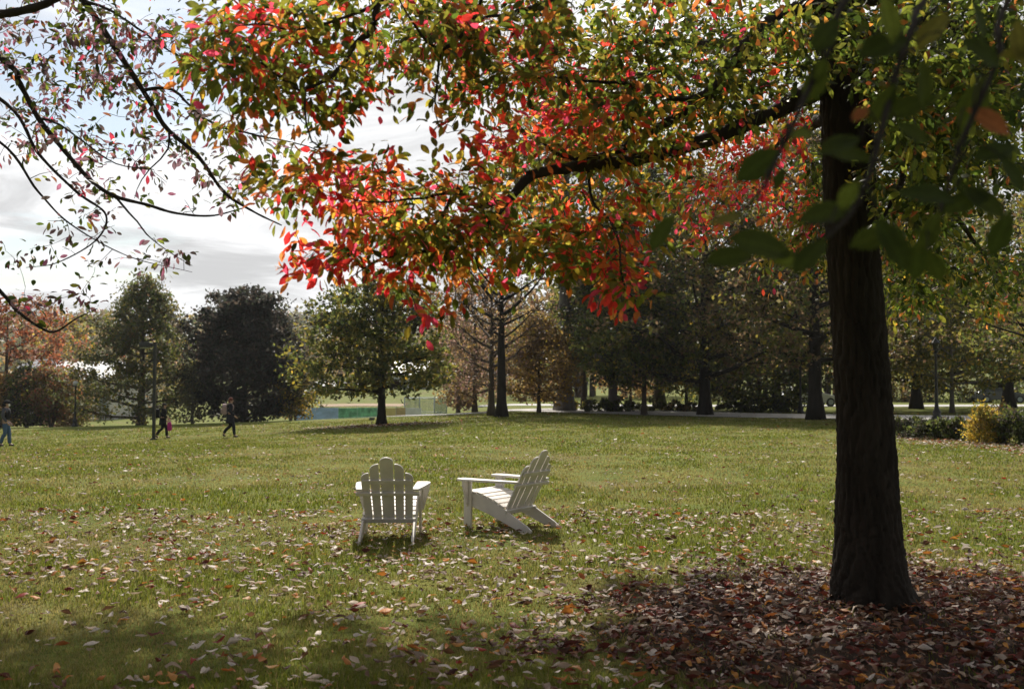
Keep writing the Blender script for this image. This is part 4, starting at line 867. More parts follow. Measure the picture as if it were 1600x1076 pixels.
T_('scrub_maple', 'low orange-brown tree crown glowing behind the hedge', *tp(985, 74), 4.2, Wm(130, 74), .2, 'round', {'tan': 1, 'russet': .35, 'brown': .8}, 3600, .2, .12, seed=38)
T_('thin_locust', 'small dark trunk standing between the pale grey trunk and the hedge', *tp(912, 64), 9, Wm(120, 64), .3, 'egg', {'olive': 1, 'green': 1}, 3600, .22, .2, bark=M_BARKB, seed=39)
T_('golden_maple', 'small yellow leaved tree beside the left foot of the stout oak by the path', *tp(1072, 64), 5.6, Wm(120, 64), .2, 'round', {'gold': .7, 'olive': 1, 'green': .6}, 3800, .2, .12, seed=40)
# trees standing in the hollow beyond the crest
T_('field_tree', 'grey-green rounded tree beyond the dark round tree at the field edge', *tp(455, 110), 11.5, Wm(120, 110), .08, 'round', {'grey': 1, 'tan': .35, 'olive': .4}, 5200, .34, .2, seed=41)
T_('field_tree', 'yellow-green tree behind the white-roofed building at left', *tp(100, 145), 15, Wm(90, 145), .1, 'round', {'gold': 1, 'grey': .6}, 3600, .42, .2, seed=42)
T_('field_tree', 'pinkish thin tree in front of the white-roofed building', *tp(92, 88), 4.6, Wm(60, 88), .1, 'round', {'pink': 1, 'brown': .4}, 2200, .2, .15, seed=43, wood=1.2)
T_('field_tree', 'brown thinning tree at the field edge behind the lawn tree', *tp(716, 85), 8.6, Wm(80, 85), .1, 'round', {'brown': 1, 'tan': .6, 'pink': .4}, 4600, .25, .2, seed=44, wood=1.1)

# far woods: one mass
def woodland(name, label, spots, mixes, per, ls, seed, hr=(9, 15)):
    global rng
    keep = rng; rng = np.random.default_rng(seed); a = Acc(); tk = Acc()
    for (x, y) in spots:
        z = gz(x, y); h = rng.uniform(*hr); w = h*rng.uniform(.32, .48); n = per
        v = unit(rng.normal(0, 1, (n, 3)))*rng.uniform(.45, 1, (n, 1))**.6*(1+.22*np.sin(rng.uniform(0, 6)+np.arange(n)*.9))[:, None]
        T = np.array([x, y, z+h*.58])+v*np.array([w, w, h*.45])
        tk.tube(np.array([[x, y, z-.3], [x+.1, y, z+h*.3], [x, y, z+h*.6]]), [h*.022, h*.016, h*.006], 5, cap=False)
        cl = np.zeros(n, int)+0; cl = rng.integers(0, 7, n)
        a.copies(QUAD_V, QUAD_F, frames(unit(rng.normal(0, 1, (n, 3))), unit(rng.normal(0, .7, (n, 3))+np.array([0, 0, .8]))), T, ls*rng.uniform(.6, 1.4, n), tree_colours(mixes[rng.integers(len(mixes))], cl, n))
    root = empty(name, (spots[0][0], spots[0][1], gz(*spots[0]))); tag(root, label, 'woodland', kind='stuff')
    tag(tk.obj('trunks', M_BARKB, root), kind='stuff'); tag(a.obj('foliage', M_FAR, root), kind='stuff'); rng = keep
sp1 = [(rng.uniform(-.62, .12)*y, y) for y in rng.uniform(300, 545, 420)]
woodland('woodland', 'wooded hillside of mixed autumn trees along the horizon beyond the playing field', sp1, [{'grey': 1}, {'olive': 1, 'grey': 1}, {'tan': 1, 'grey': .6}, {'russet': .8, 'brown': 1}, {'brown': 1, 'grey': .5}, {'green': 1, 'grey': .6}], 70, 2.1, 51, (11, 18))
sp2 = [(rng.uniform(.02, .78)*y, y) for y in rng.uniform(100, 150, 75)]
woodland('woodland', 'dense dim wood filling the background behind the path and park trees', sp2, [{'olive': 1, 'green': .8}, {'brown': 1, 'olive': .6}, {'green': 1, 'dark': .5}, {'tan': .6, 'brown': 1}], 420, .75, 52, (11, 19))
sp3 = [(rng.uniform(-.80, -.54)*y, y) for y in rng.uniform(85, 190, 30)]+[(rng.uniform(-.40, -.34)*y, y) for y in rng.uniform(170, 260, 16)]+[(rng.uniform(-.2, -.03)*y, y) for y in rng.uniform(250, 300, 26)]
woodland('woodland', 'belt of hazy autumn trees around the far side of the field and buildings', sp3, [{'grey': 1, 'olive': .5}, {'russet': .6, 'brown': 1}, {'tan': 1, 'brown': .6}], 260, .8, 53, (7, 11))

# ------------------------------------------------------------------ shrubs and hedges
def shrub(name, label, x, y, W, D, H, mixes, n, ls, seed, cat='shrub', group=None, stems=9):
    global rng
    keep = rng; rng = np.random.default_rng(seed); base = np.array([x, y, gz(x, y)]); root = empty(name, tuple(base)); tag(root, label, cat, group)
    st = Acc(); tips = []
    for k in range(stems):
        e = base+np.array([rng.uniform(-.45, .45)*W, rng.uniform(-.45, .45)*D, H*rng.uniform(.55, .9)]); b0 = base+(e-base)*np.array([.45, .45, 0])+np.array([0, 0, -.03])
        P = np.array([b0, (b0+e)/2+rng.normal(0, .05*H, 3), e]); st.tube(smooth_path(P, 6), np.linspace(.014, .004, 6), 5, cap=False); tips.append(e)
        for _ in range(4): st.tube(np.array([P[1], e+rng.normal(0, .2*H, 3)]), [.006, .003], 4, cap=False)
    st.obj('stem', M_BARKB, root)
    nc = max(14, n//45); v = unit(rng.normal(0, 1, (nc, 3))); v[:, 2] = np.abs(v[:, 2]); rad = rng.uniform(.5, 1, (nc, 1))**.5*(.85+.22*np.sin(v[:, :1]*4+seed)+.18*np.sin(v[:, 1:2]*5+seed*2))
    cl = base+v*rad*np.array([W/2, D/2, H])*np.array([.95, .95, .9])+np.array([0, 0, .05]); k = rng.integers(0, nc, n)
    T = cl[k]+rng.normal(0, .10*max(H, .5), (n, 3)); T[:, 2] = np.maximum(T[:, 2], ground(T[:, 0], T[:, 1])+.03)
    ax = unit(rng.normal(0, .7, (n, 3))+v[k]+np.array([0, 0, .1])); up = unit(rng.normal(0, .6, (n, 3))+np.array([0, 0, .8]))
    a = Acc(); a.copies(QUAD_V, QUAD_F, frames(ax, up), T, ls*rng.uniform(.6, 1.3, n), tree_colours(mixes, k, n)); a.obj('foliage', M_FAR, root); rng = keep
def on(px, py): p = hit(px, py); return p[0], p[1]
shrub('laurel_shrub', 'dark glossy evergreen shrub nearest the big trunk in the bed', *on(1418, 683), 1.35, 1.1, .66, {'green': 1, 'dark': .7}, 1500, .11, 61, group='evergreen shrubs in the bed')
shrub('laurel_shrub', 'dark evergreen shrub in the middle of the bed below the lamp post', *on(1462, 686), 1.5, 1.2, .76, {'green': 1, 'dark': .9}, 1900, .11, 62, group='evergreen shrubs in the bed')
shrub('laurel_shrub', 'evergreen shrub touching the left side of the golden shrub', *on(1500, 687), 1.1, 1.0, .62, {'green': 1, 'dark': .6, 'olive': .2}, 1200, .10, 63, group='evergreen shrubs in the bed')
shrub('golden_shrub', 'golden yellow shrub in the bed at right', *on(1538, 692), 1.5, 1.2, 1.08, {'gold': 1, 'olive': .6, 'tan': .3}, 2400, .09, 64)
shrub('laurel_shrub', 'dark green shrub right of the golden shrub at the frame edge', *on(1584, 694), 1.5, 1.2, .95, {'green': 1, 'dark': .9}, 1900, .11, 65)
shrub('spirea_shrub', 'tan twiggy shrub behind the golden and dark shrubs at right', *on(1578, 672), 2.0, 1.2, .95, {'tan': 1, 'pink': .5, 'olive': .5}, 1700, .10, 66)
for i, (px, Y, w, h, mx, lab) in enumerate([
        (905, 63, 3.0, .75, {'olive': 1, 'gold': .5, 'green': .5}, 'low yellow-green shrub at the foot of the pale grey trunk'),
        (935, 59, 3.4, .8, {'green': 1, 'dark': .5}, 'dark low hedge shrub right of the pale grey trunk'),
        (975, 60, 3.2, .85, {'green': 1, 'grey': .8}, 'low grey-green hedge shrub left of the thin straight trunk'),
        (1035, 61, 3.6, .8, {'green': .7, 'grey': 1}, 'low grey-green hedge shrub right of the thin straight trunk'),
        (1065, 60, 2.4, .6, {'tan': .8, 'grey': 1}, 'low pale shrub before the stout oak by the path'),
        (1150, 59, 4.2, .75, {'green': 1, 'grey': .6}, 'low dark hedge shrub behind the path, next to the stout oak'),
        (1195, 58, 4.0, .75, {'green': 1, 'dark': .6}, 'low dark hedge shrub behind the middle of the path'),
        (1232, 59, 2.6, .95, {'green': 1, 'dark': .5, 'olive': .3}, 'dark shrub beside the slim lamp post on the path')]):
    b = base_at(px, Y); shrub('hedge_shrub', lab, b[0], b[1], w, 1.8, h, mx, 1500, .15, 70+i, 'shrub', 'hedge shrubs along the path')
for i, (px, Y, w, h, mx, lab) in enumerate([
        (1120, 88, 9, 3.0, {'green': 1, 'olive': .6}, 'green undergrowth behind the stout oak trunk'),
        (1420, 92, 10, 2.6, {'brown': 1, 'olive': .6}, 'brown undergrowth behind the black lamp post'),
        (1500, 90, 10, 3.0, {'green': 1, 'dark': .5}, 'dark undergrowth right of the black lamp post'), (1590, 92, 11, 3.0, {'green': 1, 'brown': .5}, 'undergrowth at the far right edge behind the lawn'),
        (820, 96, 8, 2.4, {'tan': 1, 'brown': .8}, 'tan undergrowth behind the young golden tree')]):
    b = base_at(px, Y); shrub('undergrowth_shrub', lab, b[0], b[1], w, 3.0, h, mx, 1500, .3, 90+i, 'shrub', 'undergrowth at the wood edge')

# ------------------------------------------------------------------ lamps
def lathe(a, prof, loc, sides=16, c=(1, 1, 1)):
    prof = np.array(prof, float); n = len(prof); ang = np.arange(sides)*2*math.pi/sides
    V = np.stack([prof[:, 0][:, None]*np.cos(ang)[None], prof[:, 0][:, None]*np.sin(ang)[None], np.broadcast_to(prof[:, 1][:, None], (n, sides))], -1).reshape(-1, 3)+np.array(loc)
    i = np.arange(n-1)[:, None]*sides; j = np.arange(sides)[None]; j2 = (j+1) % sides
    a.add(V, None, np.stack([i+j, i+j2, i+sides+j2, i+sides+j], -1).reshape(-1, 4), c)
M_GLOBE = plain_material('lamp_globe', (.55, .55, .56), .25, .05, 3.0, spec=.6)
plain_material('lantern_glass', (.05, .05, .05), .2, .05, 3.0, spec=.5)
def shoebox_lamp():
    p = hit(240, 687); h = 152/1556*p[1]; root = empty('lamp_pole', (p[0], p[1], gz(p[0], p[1]))); tag(root, 'tall black pole with flat rectangular lamp head before the conical tree', 'street lamp')
    b = np.array([p[0], p[1], gz(p[0], p[1])]); a = Acc(); a.box(b+[-.055, -.055, -.05], b+[.055, .055, h]); a.obj('pole', M_IRON, root, smooth=False)
    a = Acc(); a.box(b+[-.11, -.11, -.03], b+[.11, .11, .06]); a.obj('base', M_IRON, root, smooth=False)
    a = Acc(); a.box(b+[-.16, -.03, h-.16], b+[-.056, .03, h-.08]); a.obj('arm', M_IRON, root, smooth=False)
    a = Acc(); a.box(b+[-.60, -.2, h-.22], b+[-.161, .2, h+.0]); o = a.obj('lamp_head', M_IRON, root, smooth=False)
    md = o.modifiers.new('b', 'BEVEL'); md.width = .02
    a = Acc(); a.box(b+[-.56, -.17, h-.232], b+[-.2, .17, h-.222]); a.obj('lens', M_GLOBE, root, smooth=False)
shoebox_lamp()
def globe_lamp(x, y, H, label, s=1.0, lantern='globe', drop=0):
    z = gz(x, y)-drop; root = empty('lamp_post', (x, y, z)); tag(root, label, 'street lamp'); L_ = (x, y, z)
    a = Acc(); lathe(a, [(.0, -.05), (.19*s, -.05), (.19*s, .12), (.15*s, .16), (.13*s, .30), (.16*s, .36), (.11*s, .44), (.075*s, .6), (.07*s, .7)], L_); a.obj('base', M_IRON, root)
    a = Acc(); lathe(a, [(.062*s, .68), (.055*s, H*.5), (.045*s, H-.5), (.075*s, H-.48), (.075*s, H-.44), (.045*s, H-.42), (.05*s, H-.36)], L_); a.obj('pole', M_IRON, root)
    a = Acc(); lathe(a, [(.0, H-.38), (.17*s, H-.36), (.17*s, H-.33), (.0, H-.32)], L_); a.obj('collar', M_IRON, root)
    a = Acc()
    if lantern == 'globe': lathe(a, [(.0, H-.33), (.09, H-.325), (.14, H-.27), (.165, H-.18), (.15, H-.09), (.10, H-.03), (.0, H)], L_); a.obj('globe', M_GLOBE, root)
    else:
        lathe(a, [(.11, H-.33), (.17, H-.05), (.17, H-.03), (.0, H-.03)], L_, 8); a.obj('lantern', MAT['lantern_glass'], root)
        a = Acc(); lathe(a, [(.22, H-.04), (.20, H), (.06, H+.16), (.03, H+.24), (.0, H+.26)], L_, 8); a.obj('cap', M_IRON, root)
b = base_at(119, 63); globe_lamp(b[0], b[1], 68/1556*63+.15, 'small black lamp post with round globe at the far left edge of the lawn')
b = base_at(1250, 56); globe_lamp(b[0], b[1], 3.7, 'slim black lamp post standing beside the path left of the flared oak', lantern='lantern')
b = base_at(1462, 46.5); globe_lamp(b[0], b[1], 3.6, 'stout black lamp post rising behind the evergreen shrub bed', s=1.25, lantern='lantern')
# little plant marker by the lawn tree
def marker():
    p = hit(581, 664); root = empty('plant_marker', tuple(p)); tag(root, 'small dark plaque on a stake beside the lawn tree', 'sign'); a = Acc(); a.tube(np.array([p-[0, 0, .05], p+[0, 0, .28]]), .018, 6); a.obj('stake', M_IRON, root)
    a = Acc(); a.box((-.13, -.09, 0), (.13, .09, .02), M=Matrix.Translation(Vector(p)+Vector((0, 0, .29))) @ Matrix.Rotation(R(30), 4, 'X')); a.obj('plaque', M_IRON, root, smooth=False)
marker()

# ------------------------------------------------------------------ playing field beyond the crest
def flat_mat(name, c, rough=.6): return plain_material(name, c, rough, .18, 1.2, spec=.3)
M_BLUE = plain_material('banner_blue', (.34, .50, .78), .6, .4, .9, spec=.3, stretch=(1, 1, 2)); M_GREENB = plain_material('banner_green', (.16, .44, .27), .6, .9, 1.6, spec=.3)
M_YELLOWB = flat_mat('banner_yellow', (.62, .52, .22)); M_TANB = plain_material('banner_tan', (.50, .38, .20), .6, .5, 1.0); M_WHITEB = flat_mat('banner_white', (.72, .74, .78))
M_INK = flat_mat('banner_ink', (.05, .05, .06)); M_CAGE = flat_mat('cage_green', (.05, .12, .11), .5); M_STEEL = plain_material('steel_pale', (.35, .40, .42), .4, .1, 5, metal=.4)
def field_fence():
    Y = 100.0; zt = CAM_Z-36.5/1556*Y; x = lambda px: (px-800)/1556*Y
    root = empty('outfield_fence', (x(560), Y, gz(x(560), Y))); tag(root, 'low outfield fence hung with blue, green, yellow and white banners behind the lawn tree', 'fence')
    h = 1.35; edges = [(462, 494, M_BLUE), (494, 529, M_BLUE), (529, 559, M_GREENB), (559, 590, M_GREENB), (590, 619, M_YELLOWB), (619, 634, M_TANB), (634, 658, M_WHITEB)]
    for i, (a0, a1, m) in enumerate(edges):
        a = Acc(); a.box((x(a0)+.02, Y-.02, zt-h), (x(a1)-.02, Y+.02, zt+(.0 if i % 2 else -.03))); o = a.obj('banner', m, root, smooth=False)
        if m in (M_YELLOWB, M_WHITEB):
            rows = [(.62, .14, .88, .20)] if m is M_YELLOWB else [(.72, .08, .62, .17), (.46, .35, .75, .10), (.20, .08, .30, .12)]
            for (v, u0, u1, hh) in rows:
                w = x(a1)-x(a0); q = u0; b_ = Acc()
                if m is M_YELLOWB: v = .5
                while q < u1:
                    l = rng.uniform(.05, .10); b_.box((x(a0)+q*w, Y-.03, zt-h+v*h-hh*h/2), (x(a0)+min(q+l, u1)*w, Y-.022, zt-h+v*h+hh*h/2*rng.uniform(.7, 1))); q += l+.025
                b_.obj('lettering', M_INK, o, smooth=False)
    for px in (462, 494, 529, 559, 590, 619, 634, 658):
        g = gz(x(px), Y); a = Acc(); a.tube(np.array([[x(px), Y+.06, g-.2], [x(px), Y+.06, zt+.03]]), .035, 6); a.obj('post', M_STEEL, root)
    # batting cage with wire panels
    Y2 = 99; root = empty('batting_cage', (x(655), Y2+3, gz(x(655), Y2+3))); tag(root, 'green wire batting cage right of the lawn tree trunk beside the banners', 'cage')
    c = [(x(624), Y2+6), (x(678), Y2+1.5), (x(690), Y2+9), (x(640), Y2+12)]; top = CAM_Z-23/1556*Y2
    for i in range(4):
        p, q = np.array(c[i]), np.array(c[(i+1) % 4]); g = min(gz(*p), gz(*q)); a = Acc()
        for zz in (g+.1, (g+top)/2, top): a.tube(np.array([[*p, zz], [*q, zz]]), .035, 5)
        a.obj('rail', M_STEEL, root); a = Acc(); n = int(np.linalg.norm(q-p)/.14)
        for k in range(n+1): r_ = p+(q-p)*k/n; a.tube(np.array([[*r_, g], [*r_, top]]), .008, 3, cap=False)
        for k in range(int((top-g)/.2)): zz = g+k*.2; a.tube(np.array([[*p, zz], [*q, zz]]), .007, 3, cap=False)
        a.obj('wire_panel', M_CAGE, root)
        a = Acc(); a.tube(np.array([[*p, g-.2], [*p, top+.1]]), .06, 6); a.obj('post', M_STEEL, root)
field_fence()
M_DIRT = plain_material('infield_dirt', (.30, .21, .13), .95, .15, .6)
strip('infield_dirt', [(-34, 176), (-27, 178), (-19, 177)], 7, M_DIRT, 'bare earth strip across the sunlit playing field', .08)
def far_building(name, label, x0, x1, Y, z0, zw, zr, depth, wallm, roofm, windows=5, cupola=None):
    root = empty(name, ((x0+x1)/2, Y, z0)); tag(root, label, 'building')
    a = Acc(); a.box((x0, Y, z0), (x1, Y+depth, zw)); a.obj('wall', wallm, root, smooth=False)
    vs = [(x0-.4, Y-.5, zw+.004), (x1+.4, Y-.5, zw+.004), (x1+.4, Y+depth+.5, zw+.004), (x0-.4, Y+depth+.5, zw+.004), (x0-.4, Y+depth/2, zr), (x1+.4, Y+depth/2, zr)]
    a = Acc(); a.add(vs, [[0, 4, 3], [1, 2, 5]], [[0, 1, 5, 4], [2, 3, 4, 5], [0, 3, 2, 1]]); rf = a.obj('roof', roofm, root, smooth=False)
    for k in range(windows):
        xc = x0+(k+.5)*(x1-x0)/windows; w = (x1-x0)/windows*.28; h = zw-z0
        a = Acc(); a.box((xc-w, Y-.05, z0+h*.3), (xc+w, Y-.003, z0+h*.8)); f = a.obj('window', MAT['steel_pale'], root, smooth=False)
        a = Acc(); a.box((xc-w*.85, Y-.06, z0+h*.35), (xc+w*.85, Y-.052, z0+h*.76)); a.obj('pane', M_INK, f, smooth=False)
    if cupola is not None:
        a = Acc(); lathe(a, [(.9, zr-1.0), (.9, zr+.9), (1.1, zr+.95), (.9, zr+1.5), (.4, zr+1.9), (0, zr+2.0)], (cupola, Y+depth/2, 0), 10); a.obj('cupola', MAT['steel_pale'], rf)
M_ROOFW = plain_material('roof_white', (.70, .70, .70), .5, .06, .5); M_ROOFS = plain_material('roof_slate', (.14, .15, .18), .6, .15, .6); M_WALLP = plain_material('wall_pale', (.45, .43, .40), .8, .1, .8)
Y = 130.; X = lambda px, Y: (px-800)/1556*Y
def Zp(py, Y): return CAM_Z-(py-600)/1556*Y
far_building('field_house', 'long low building with bright white roof beyond the russet tree at left', X(40, Y), X(172, Y), Y, -3, Zp(592, Y), Zp(562, Y), 16, M_WALLP, M_ROOFW, 7)
Y = 160.
far_building('slate_hall', 'slate roofed hall with round ventilator behind the white roof', X(28, Y), X(142, Y), Y, -3, Zp(575, Y), Zp(560, Y), 12, M_WALLP, M_ROOFS, 6, cupola=X(114, Y))
Y = 235.
far_building('grandstand', 'pale gabled building glimpsed through the lawn tree across the field', X(612, Y), X(668, Y), Y, gz(X(640, Y), Y)-.5, Zp(585, Y), Zp(563, Y), 12, M_WALLP, M_ROOFW, 4)
Y = 245.
far_building('stone_pavilion', 'long low dark roofed shed across the field left of the lawn tree', X(470, Y), X(545, Y), Y, gz(X(505, Y), Y)-.5, Zp(603, Y), Zp(596, Y), 9, M_ROOFS, M_ROOFS, 5)

# ------------------------------------------------------------------ parked cars glimpsed between the trunks
M_CARW = plain_material('car_silver', (.62, .64, .66), .25, .04, 2, spec=.6, metal=.3); M_GLASS = plain_material('car_glass', (.02, .025, .03), .08, .05, 2, spec=.8); M_TYRE = plain_material('tyre', (.02, .02, .02), .85, .1, 9)
def car(px, Y, rz, label, mat):
    b = base_at(px, Y); root = empty('parked_car', tuple(b), rz); tag(root, label, 'car', 'cars parked beyond the path')
    body = [(-2.15, .28), (2.1, .28), (2.2, .45), (2.15, .72), (1.35, .88), (.75, 1.02), (-1.9, 1.05), (-2.2, .85), (-2.22, .45)]
    cab = [(.95, .98), (.35, 1.42), (-1.15, 1.44), (-1.95, 1.02)]
    solid('body', prism(body, -.86, .86, 'y'), mat, root, bevel=.05)
    solid('roof', prism([(.30, 1.40), (-1.12, 1.42), (-1.05, 1.475), (.22, 1.46)], -.70, .70, 'y'), mat, root, bevel=.02)
    solid('cabin_glass', prism(cab, -.72, .72, 'y'), M_GLASS, root, bevel=.03)
    for s in (-1, 1):
        for xw in (-1.35, 1.35):
            w = [(xw+.33*math.cos(a), .33+.33*math.sin(a)) for a in np.linspace(0, 2*math.pi, 16, endpoint=False)]
            y0, y1 = sorted((s*.70, s*.885)); t = solid('wheel', prism(w, y0, y1, 'y'), M_TYRE, root, bevel=.02)
            w2 = [(xw+.2*math.cos(a), .33+.2*math.sin(a)) for a in np.linspace(0, 2*math.pi, 12, endpoint=False)]; y0, y1 = sorted((s*.886, s*.895)); solid('rim', prism(w2, y0, y1, 'y'), MAT['steel_pale'], t, bevel=0)
        hl = [(2.16, s*.6-.16), (2.21, s*.6-.16), (2.21, s*.6+.16), (2.16, s*.6+.16)]; solid('headlight', prism(hl, .58, .7, 'z'), M_GLOBE, root, bevel=0)
car(1262, 74, R(8), 'silver car half hidden between the slim lamp post and the flared oak', M_CARW)
car(1562, 88, R(-12), 'dark car glimpsed under the trees beyond the golden shrub', plain_material('car_grey', (.06, .065, .07), .2, .04, 2, spec=.6))

# ------------------------------------------------------------------ grass
def vnoise(x, y, seed, cell):
    """smooth value noise"""
    g = np.random.default_rng(seed).random((256, 256)); u, v = x/cell, y/cell; i, j = np.floor(u).astype(int), np.floor(v).astype(int); a, b = u-i, v-j; a = a*a*(3-2*a); b = b*b*(3-2*b)
    G = lambda p, q: g[p % 256, q % 256]
    return (G(i, j)*(1-a)+G(i+1, j)*a)*(1-b)+(G(i, j+1)*(1-a)+G(i+1, j+1)*a)*b
def mould(x, y):
    """1 under the gum tree where leaves lie thick, 0 on open grass"""
    q = np.sqrt(((x-3.0)/2.9)**2+((y-6.8)/2.55)**2)+.6*(vnoise(x, y, 3, .7)-.5)+.3*(vnoise(x, y, 4, .22)-.5)
    return 1-ss(q, .62, 1.18)
def grass():
    n = 500000; y = np.exp(rng.uniform(math.log(3.9), math.log(58), n)); x = rng.uniform(-.66, .66, n)*y
    keep = (rng.random(n) > mould(x, y)*.93); far = y > 44; keep[far] &= off_path(x[far], y[far]); x, y = x[keep], y[keep]; n = len(x)
    tuft = vnoise(x, y, 5, .35); patch = vnoise(x, y, 6, 1.7)*.6+vnoise(x, y, 7, .6)*.4
    keep = rng.random(n) < .55+.9*tuft; x, y, tuft, patch = x[keep], y[keep], tuft[keep], patch[keep]; n = len(x)
    z = ground(x, y); h = (.024+.036*tuft*rng.uniform(.5, 1.2, n))*np.clip(1+.004*y, 1, 1.15)*(1.1-.5*ss(patch, .5, .75)); w = np.maximum(.0035, .00085*y)*rng.uniform(.7, 1.4, n)
    az = rng.uniform(0, 2*math.pi, n); d = np.stack([np.cos(az), np.sin(az), np.zeros(n)], -1); s = np.stack([-np.sin(az+rng.normal(0, .4, n)), np.cos(az), np.zeros(n)], -1); b = np.stack([x, y, z-.004], -1)
    lean = rng.uniform(.15, 1.0, n)[:, None]*h[:, None]; up = np.array([0, 0, 1.0])
    V = np.stack([b-s*w[:, None]*.5, b+s*w[:, None]*.5, b+d*lean*.35+up*h[:, None]*.6+s*w[:, None]*.36, b+d*lean*.35+up*h[:, None]*.6-s*w[:, None]*.36, b+d*lean+up*h[:, None]], 1)
    k = np.arange(n)[:, None]*5; f4 = k+np.array([[0, 1, 2, 3]]); f3 = k+np.array([[3, 2, 4]])
    g0 = np.array([.090, .125, .012]); g1 = np.array([.185, .192, .024]); st = np.array([.32, .25, .10])
    t = rng.random(n)[:, None]; C = g0*(1-t)+g1*t; pq = ss(patch+rng.normal(0, .10, n)+.10*np.exp(-((y-19)/7)**2), .46, .72)[:, None]; C = C*(1-.7*pq)+st*.7*pq; dry = (rng.random(n) < .10)[:, None]; C = np.where(dry, st*rng.uniform(.5, 1.1, (n, 1)), C)
    a = Acc(); a.add(V.reshape(-1, 3), f3, f4, np.repeat(C, 5, axis=0)); o = a.obj('grass', M_GRASS); tag(o, 'short green and straw-coloured mown grass covering the lawn', 'grass', kind='stuff')
grass()

# ------------------------------------------------------------------ fallen leaves
FALL = {'tan': [(.40, .30, .22), (.46, .36, .28), (.34, .25, .18)], 'pale': [(.60, .52, .46), (.54, .46, .40)], 'brown': [(.13, .062, .034), (.17, .085, .045), (.09, .042, .026)], 'maroon': [(.10, .026, .018), (.075, .022, .016), (.13, .036, .024)], 'orange': [(.40, .15, .03), (.44, .20, .04), (.33, .11, .03)], 'red': [(.26, .035, .022), (.20, .028, .02)]}
FK = list(FALL)
def curled(seed, curl, fold):
    r_ = np.random.default_rng(seed); V = LEAF_V.copy(); V[:, 1] -= .5; V[:, 0] *= .82; V[:, 0] += .12*r_.normal()*V[:, 1]**2*2; V[:, 2] = V[:, 0]**2*fold*7+(V[:, 1]**2)*curl+.5*V[:, 0]*V[:, 1]*r_.normal()*1.6+.10*np.sin(V[:, 1]*7+r_.uniform(0, 6))*r_.uniform(.3, 1)+r_.normal(0, .02, len(V)); V[:, 2] -= V[:, 2].min(); return V
SHAPES = [curled(s, c, f) for s, c, f in ((1, .35, .5), (2, .8, .2), (3, -.5, .7), (4, .3, 1.1), (5, .9, -.5), (6, -.7, .4), (7, .2, 1.7), (8, 1.1, .8), (9, .5, 1.4), (10, -.2, -.9))]
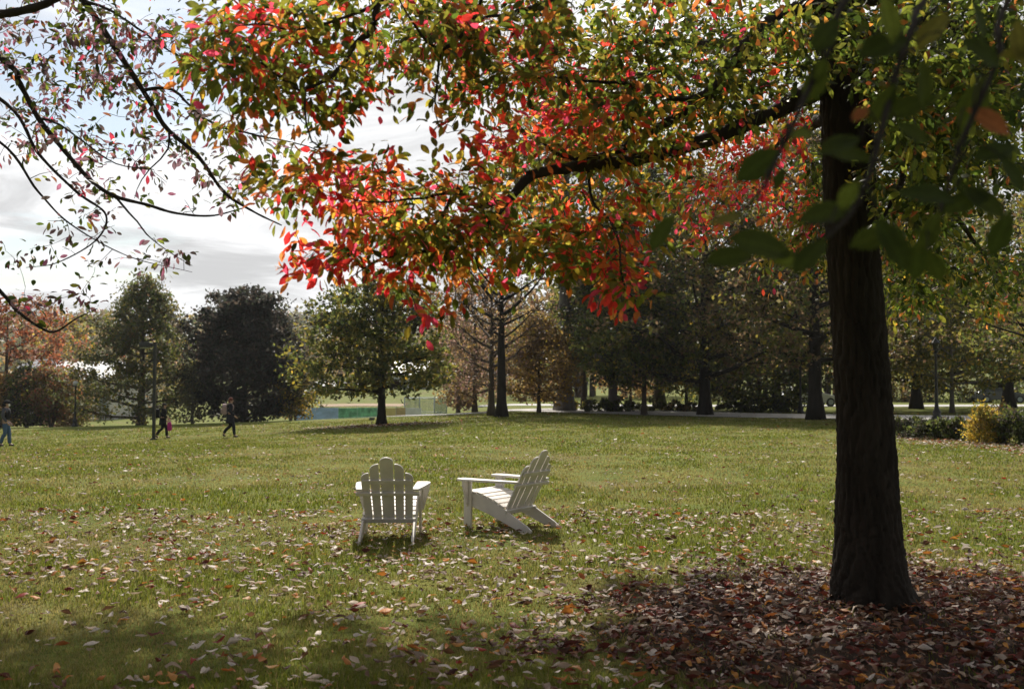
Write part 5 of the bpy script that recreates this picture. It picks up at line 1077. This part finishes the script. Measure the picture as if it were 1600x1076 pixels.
def fallen():
    L = []
    def scatter(n, ylo, yhi, dens, power=0.0):
        y = np.sqrt(rng.uniform(ylo**2, yhi**2, n)); x = rng.uniform(-.62, .62, n)*y; k = rng.random(n) < dens(x, y); return x[k], y[k]
    xs, ys = [], []
    x, y = scatter(30000, 4.4, 11.5, lambda x, y: mould(x, y)); xs.append(x); ys.append(y); nm = len(x)
    def open_d(x, y):
        p = vnoise(x, y, 8, 1.3)*.6+vnoise(x, y, 9, .45)*.4; near = ss(p, .28, .72); edge = np.exp(-((x-2.6)**2/14+(y-8.0)**2/9)); return (.12+.75*near+.7*edge)*(1-mould(x, y))
    x, y = scatter(11500, 4.4, 13, open_d); xs.append(x); ys.append(y)
    x, y = scatter(6500, 13, 30, lambda x, y: open_d(x, y)*np.clip(1.2-(y-13)/20, .2, 1)); xs.append(x); ys.append(y)
    x, y = scatter(4500, 30, 56, lambda x, y: open_d(x, y)*.35); xs.append(x); ys.append(y)
    t = hit(596, 665); x = t[0]+rng.normal(0, 1.6, 900); y = t[1]+rng.normal(0, .9, 900); xs.append(x); ys.append(y)
    bx = rng.uniform(1400, 1640, 900); by = rng.normal(0, 4.5, 900)+np.interp(bx, [1400, 1500, 1600], [684, 692, 702]); yb = CAM_Z*1556/(by-600); xs.append((bx-800)/1556*yb); ys.append(yb)
    x, y = np.concatenate(xs), np.concatenate(ys); n = len(x); m = mould(x, y)
    wa = np.array([.26, .22, .24, .06, .18, .04]); wb = np.array([.10, .05, .36, .35, .11, .03]); kind = np.empty(n, int); C = np.empty((n, 3))
    far = y > 30
    for i in range(n):
        kind[i] = rng.choice(6, p=wb if m[i] > .4 else wa); p = FALL[FK[kind[i]]]; C[i] = p[rng.integers(len(p))]
    C *= rng.uniform(.75, 1.2, (n, 1))
    S = .086*rng.uniform(.4, 1.3, n)*np.clip(y/22, 1, 1.5); z = ground(x, y)+np.where(m > .4, rng.uniform(.0, .05, n), rng.uniform(.018, .044, n))
    az = rng.uniform(0, 2*math.pi, n); tl = rng.normal(0, .17, (n, 2)); ax = np.stack([np.cos(az), np.sin(az), tl[:, 0]], -1); up = unit(np.stack([rng.normal(0, .25, n), rng.normal(0, .25, n), np.ones(n)], -1)); fl = rng.random(n) < .35; up[fl] *= -1
    z = z+np.where(fl, .022, 0)
    Rm = frames(ax, up); T = np.stack([x, y, z], -1); sh = rng.integers(0, len(SHAPES), n); S3 = np.stack([S*rng.uniform(.65, 1.2, n), S, S*rng.uniform(.4, 1.1, n)], -1)
    px, py, dp = project(T); size = np.where((px > 0) & (px < 1600) & (py > 0) & (py < 1076), S/dp, 0); big = np.argsort(-size)[:290]; mk = np.ones(n, bool); mk[big] = False
    a = Acc()
    for k in range(len(SHAPES)): q = mk & (sh == k); a.copies(SHAPES[k], LEAF_F, Rm[q], T[q], S3[q], C[q])
    tag(a.obj('fallen_leaves', M_DRY), 'countless curled fallen leaves strewn over the lawn and heaped under the tree', 'leaves', kind='stuff')
    where = lambda i: 'heaped' if m[i] > .4 else 'grass'
    words = {('tan', 'grass'): 'curled tan fallen leaf lying on the near grass', ('pale', 'grass'): 'pale bleached fallen leaf lying on the near grass', ('brown', 'grass'): 'brown fallen leaf lying on the near grass', ('maroon', 'grass'): 'dark maroon fallen leaf lying on the near grass', ('orange', 'grass'): 'orange fallen leaf lying on the near grass', ('red', 'grass'): 'red fallen leaf lying on the near grass',
             ('tan', 'heaped'): 'tan fallen leaf in the thick leaf litter under the big tree', ('pale', 'heaped'): 'pale fallen leaf in the thick leaf litter under the big tree', ('brown', 'heaped'): 'brown fallen leaf in the thick leaf litter under the big tree', ('maroon', 'heaped'): 'dark maroon fallen leaf in the thick leaf litter under the big tree', ('orange', 'heaped'): 'orange fallen leaf in the thick leaf litter under the big tree', ('red', 'heaped'): 'red fallen leaf in the thick leaf litter under the big tree'}
    pool = {}
    for i in big:
        key = (kind[i], sh[i], int(rng.integers(2)))
        if key not in pool: b_ = Acc(); b_.add(SHAPES[sh[i]], LEAF_F, None, C[i]); pool[key] = b_.mesh('fallen_leaf', M_DRY)
        o = bpy.data.objects.new('fallen_leaf', pool[key]); COL.objects.link(o)
        o.matrix_world = Matrix([[*(Rm[i][r_]*S3[i]), T[i][r_]] for r_ in range(3)]+[[0, 0, 0, 1]])
        w = words[(FK[kind[i]], where(i))]; tag(o, w, 'leaf', w.replace('leaf ', 'leaves ', 1))
fallen()

# ------------------------------------------------------------------ thin autumn haze
def haze():
    m = bpy.data.materials.new('haze_air'); m.use_nodes = True; nt = m.node_tree; nt.nodes.clear()
    o_ = N(nt, 'ShaderNodeOutputMaterial'); v = N(nt, 'ShaderNodeVolumePrincipled'); v.inputs['Color'].default_value = (.90, .94, 1.0, 1); v.inputs['Density'].default_value = .00017; v.inputs['Anisotropy'].default_value = .3
    nt.links.new(v.outputs[0], o_.inputs['Volume'])
    a = Acc(); a.box((-3700, -70, -6), (3700, 1560, 62)); o = a.obj('haze', m, smooth=False); tag(o, 'thin autumn haze hanging over the park and far hillside', 'haze', kind='stuff')
    scn.cycles.volume_bounces = 0
haze()
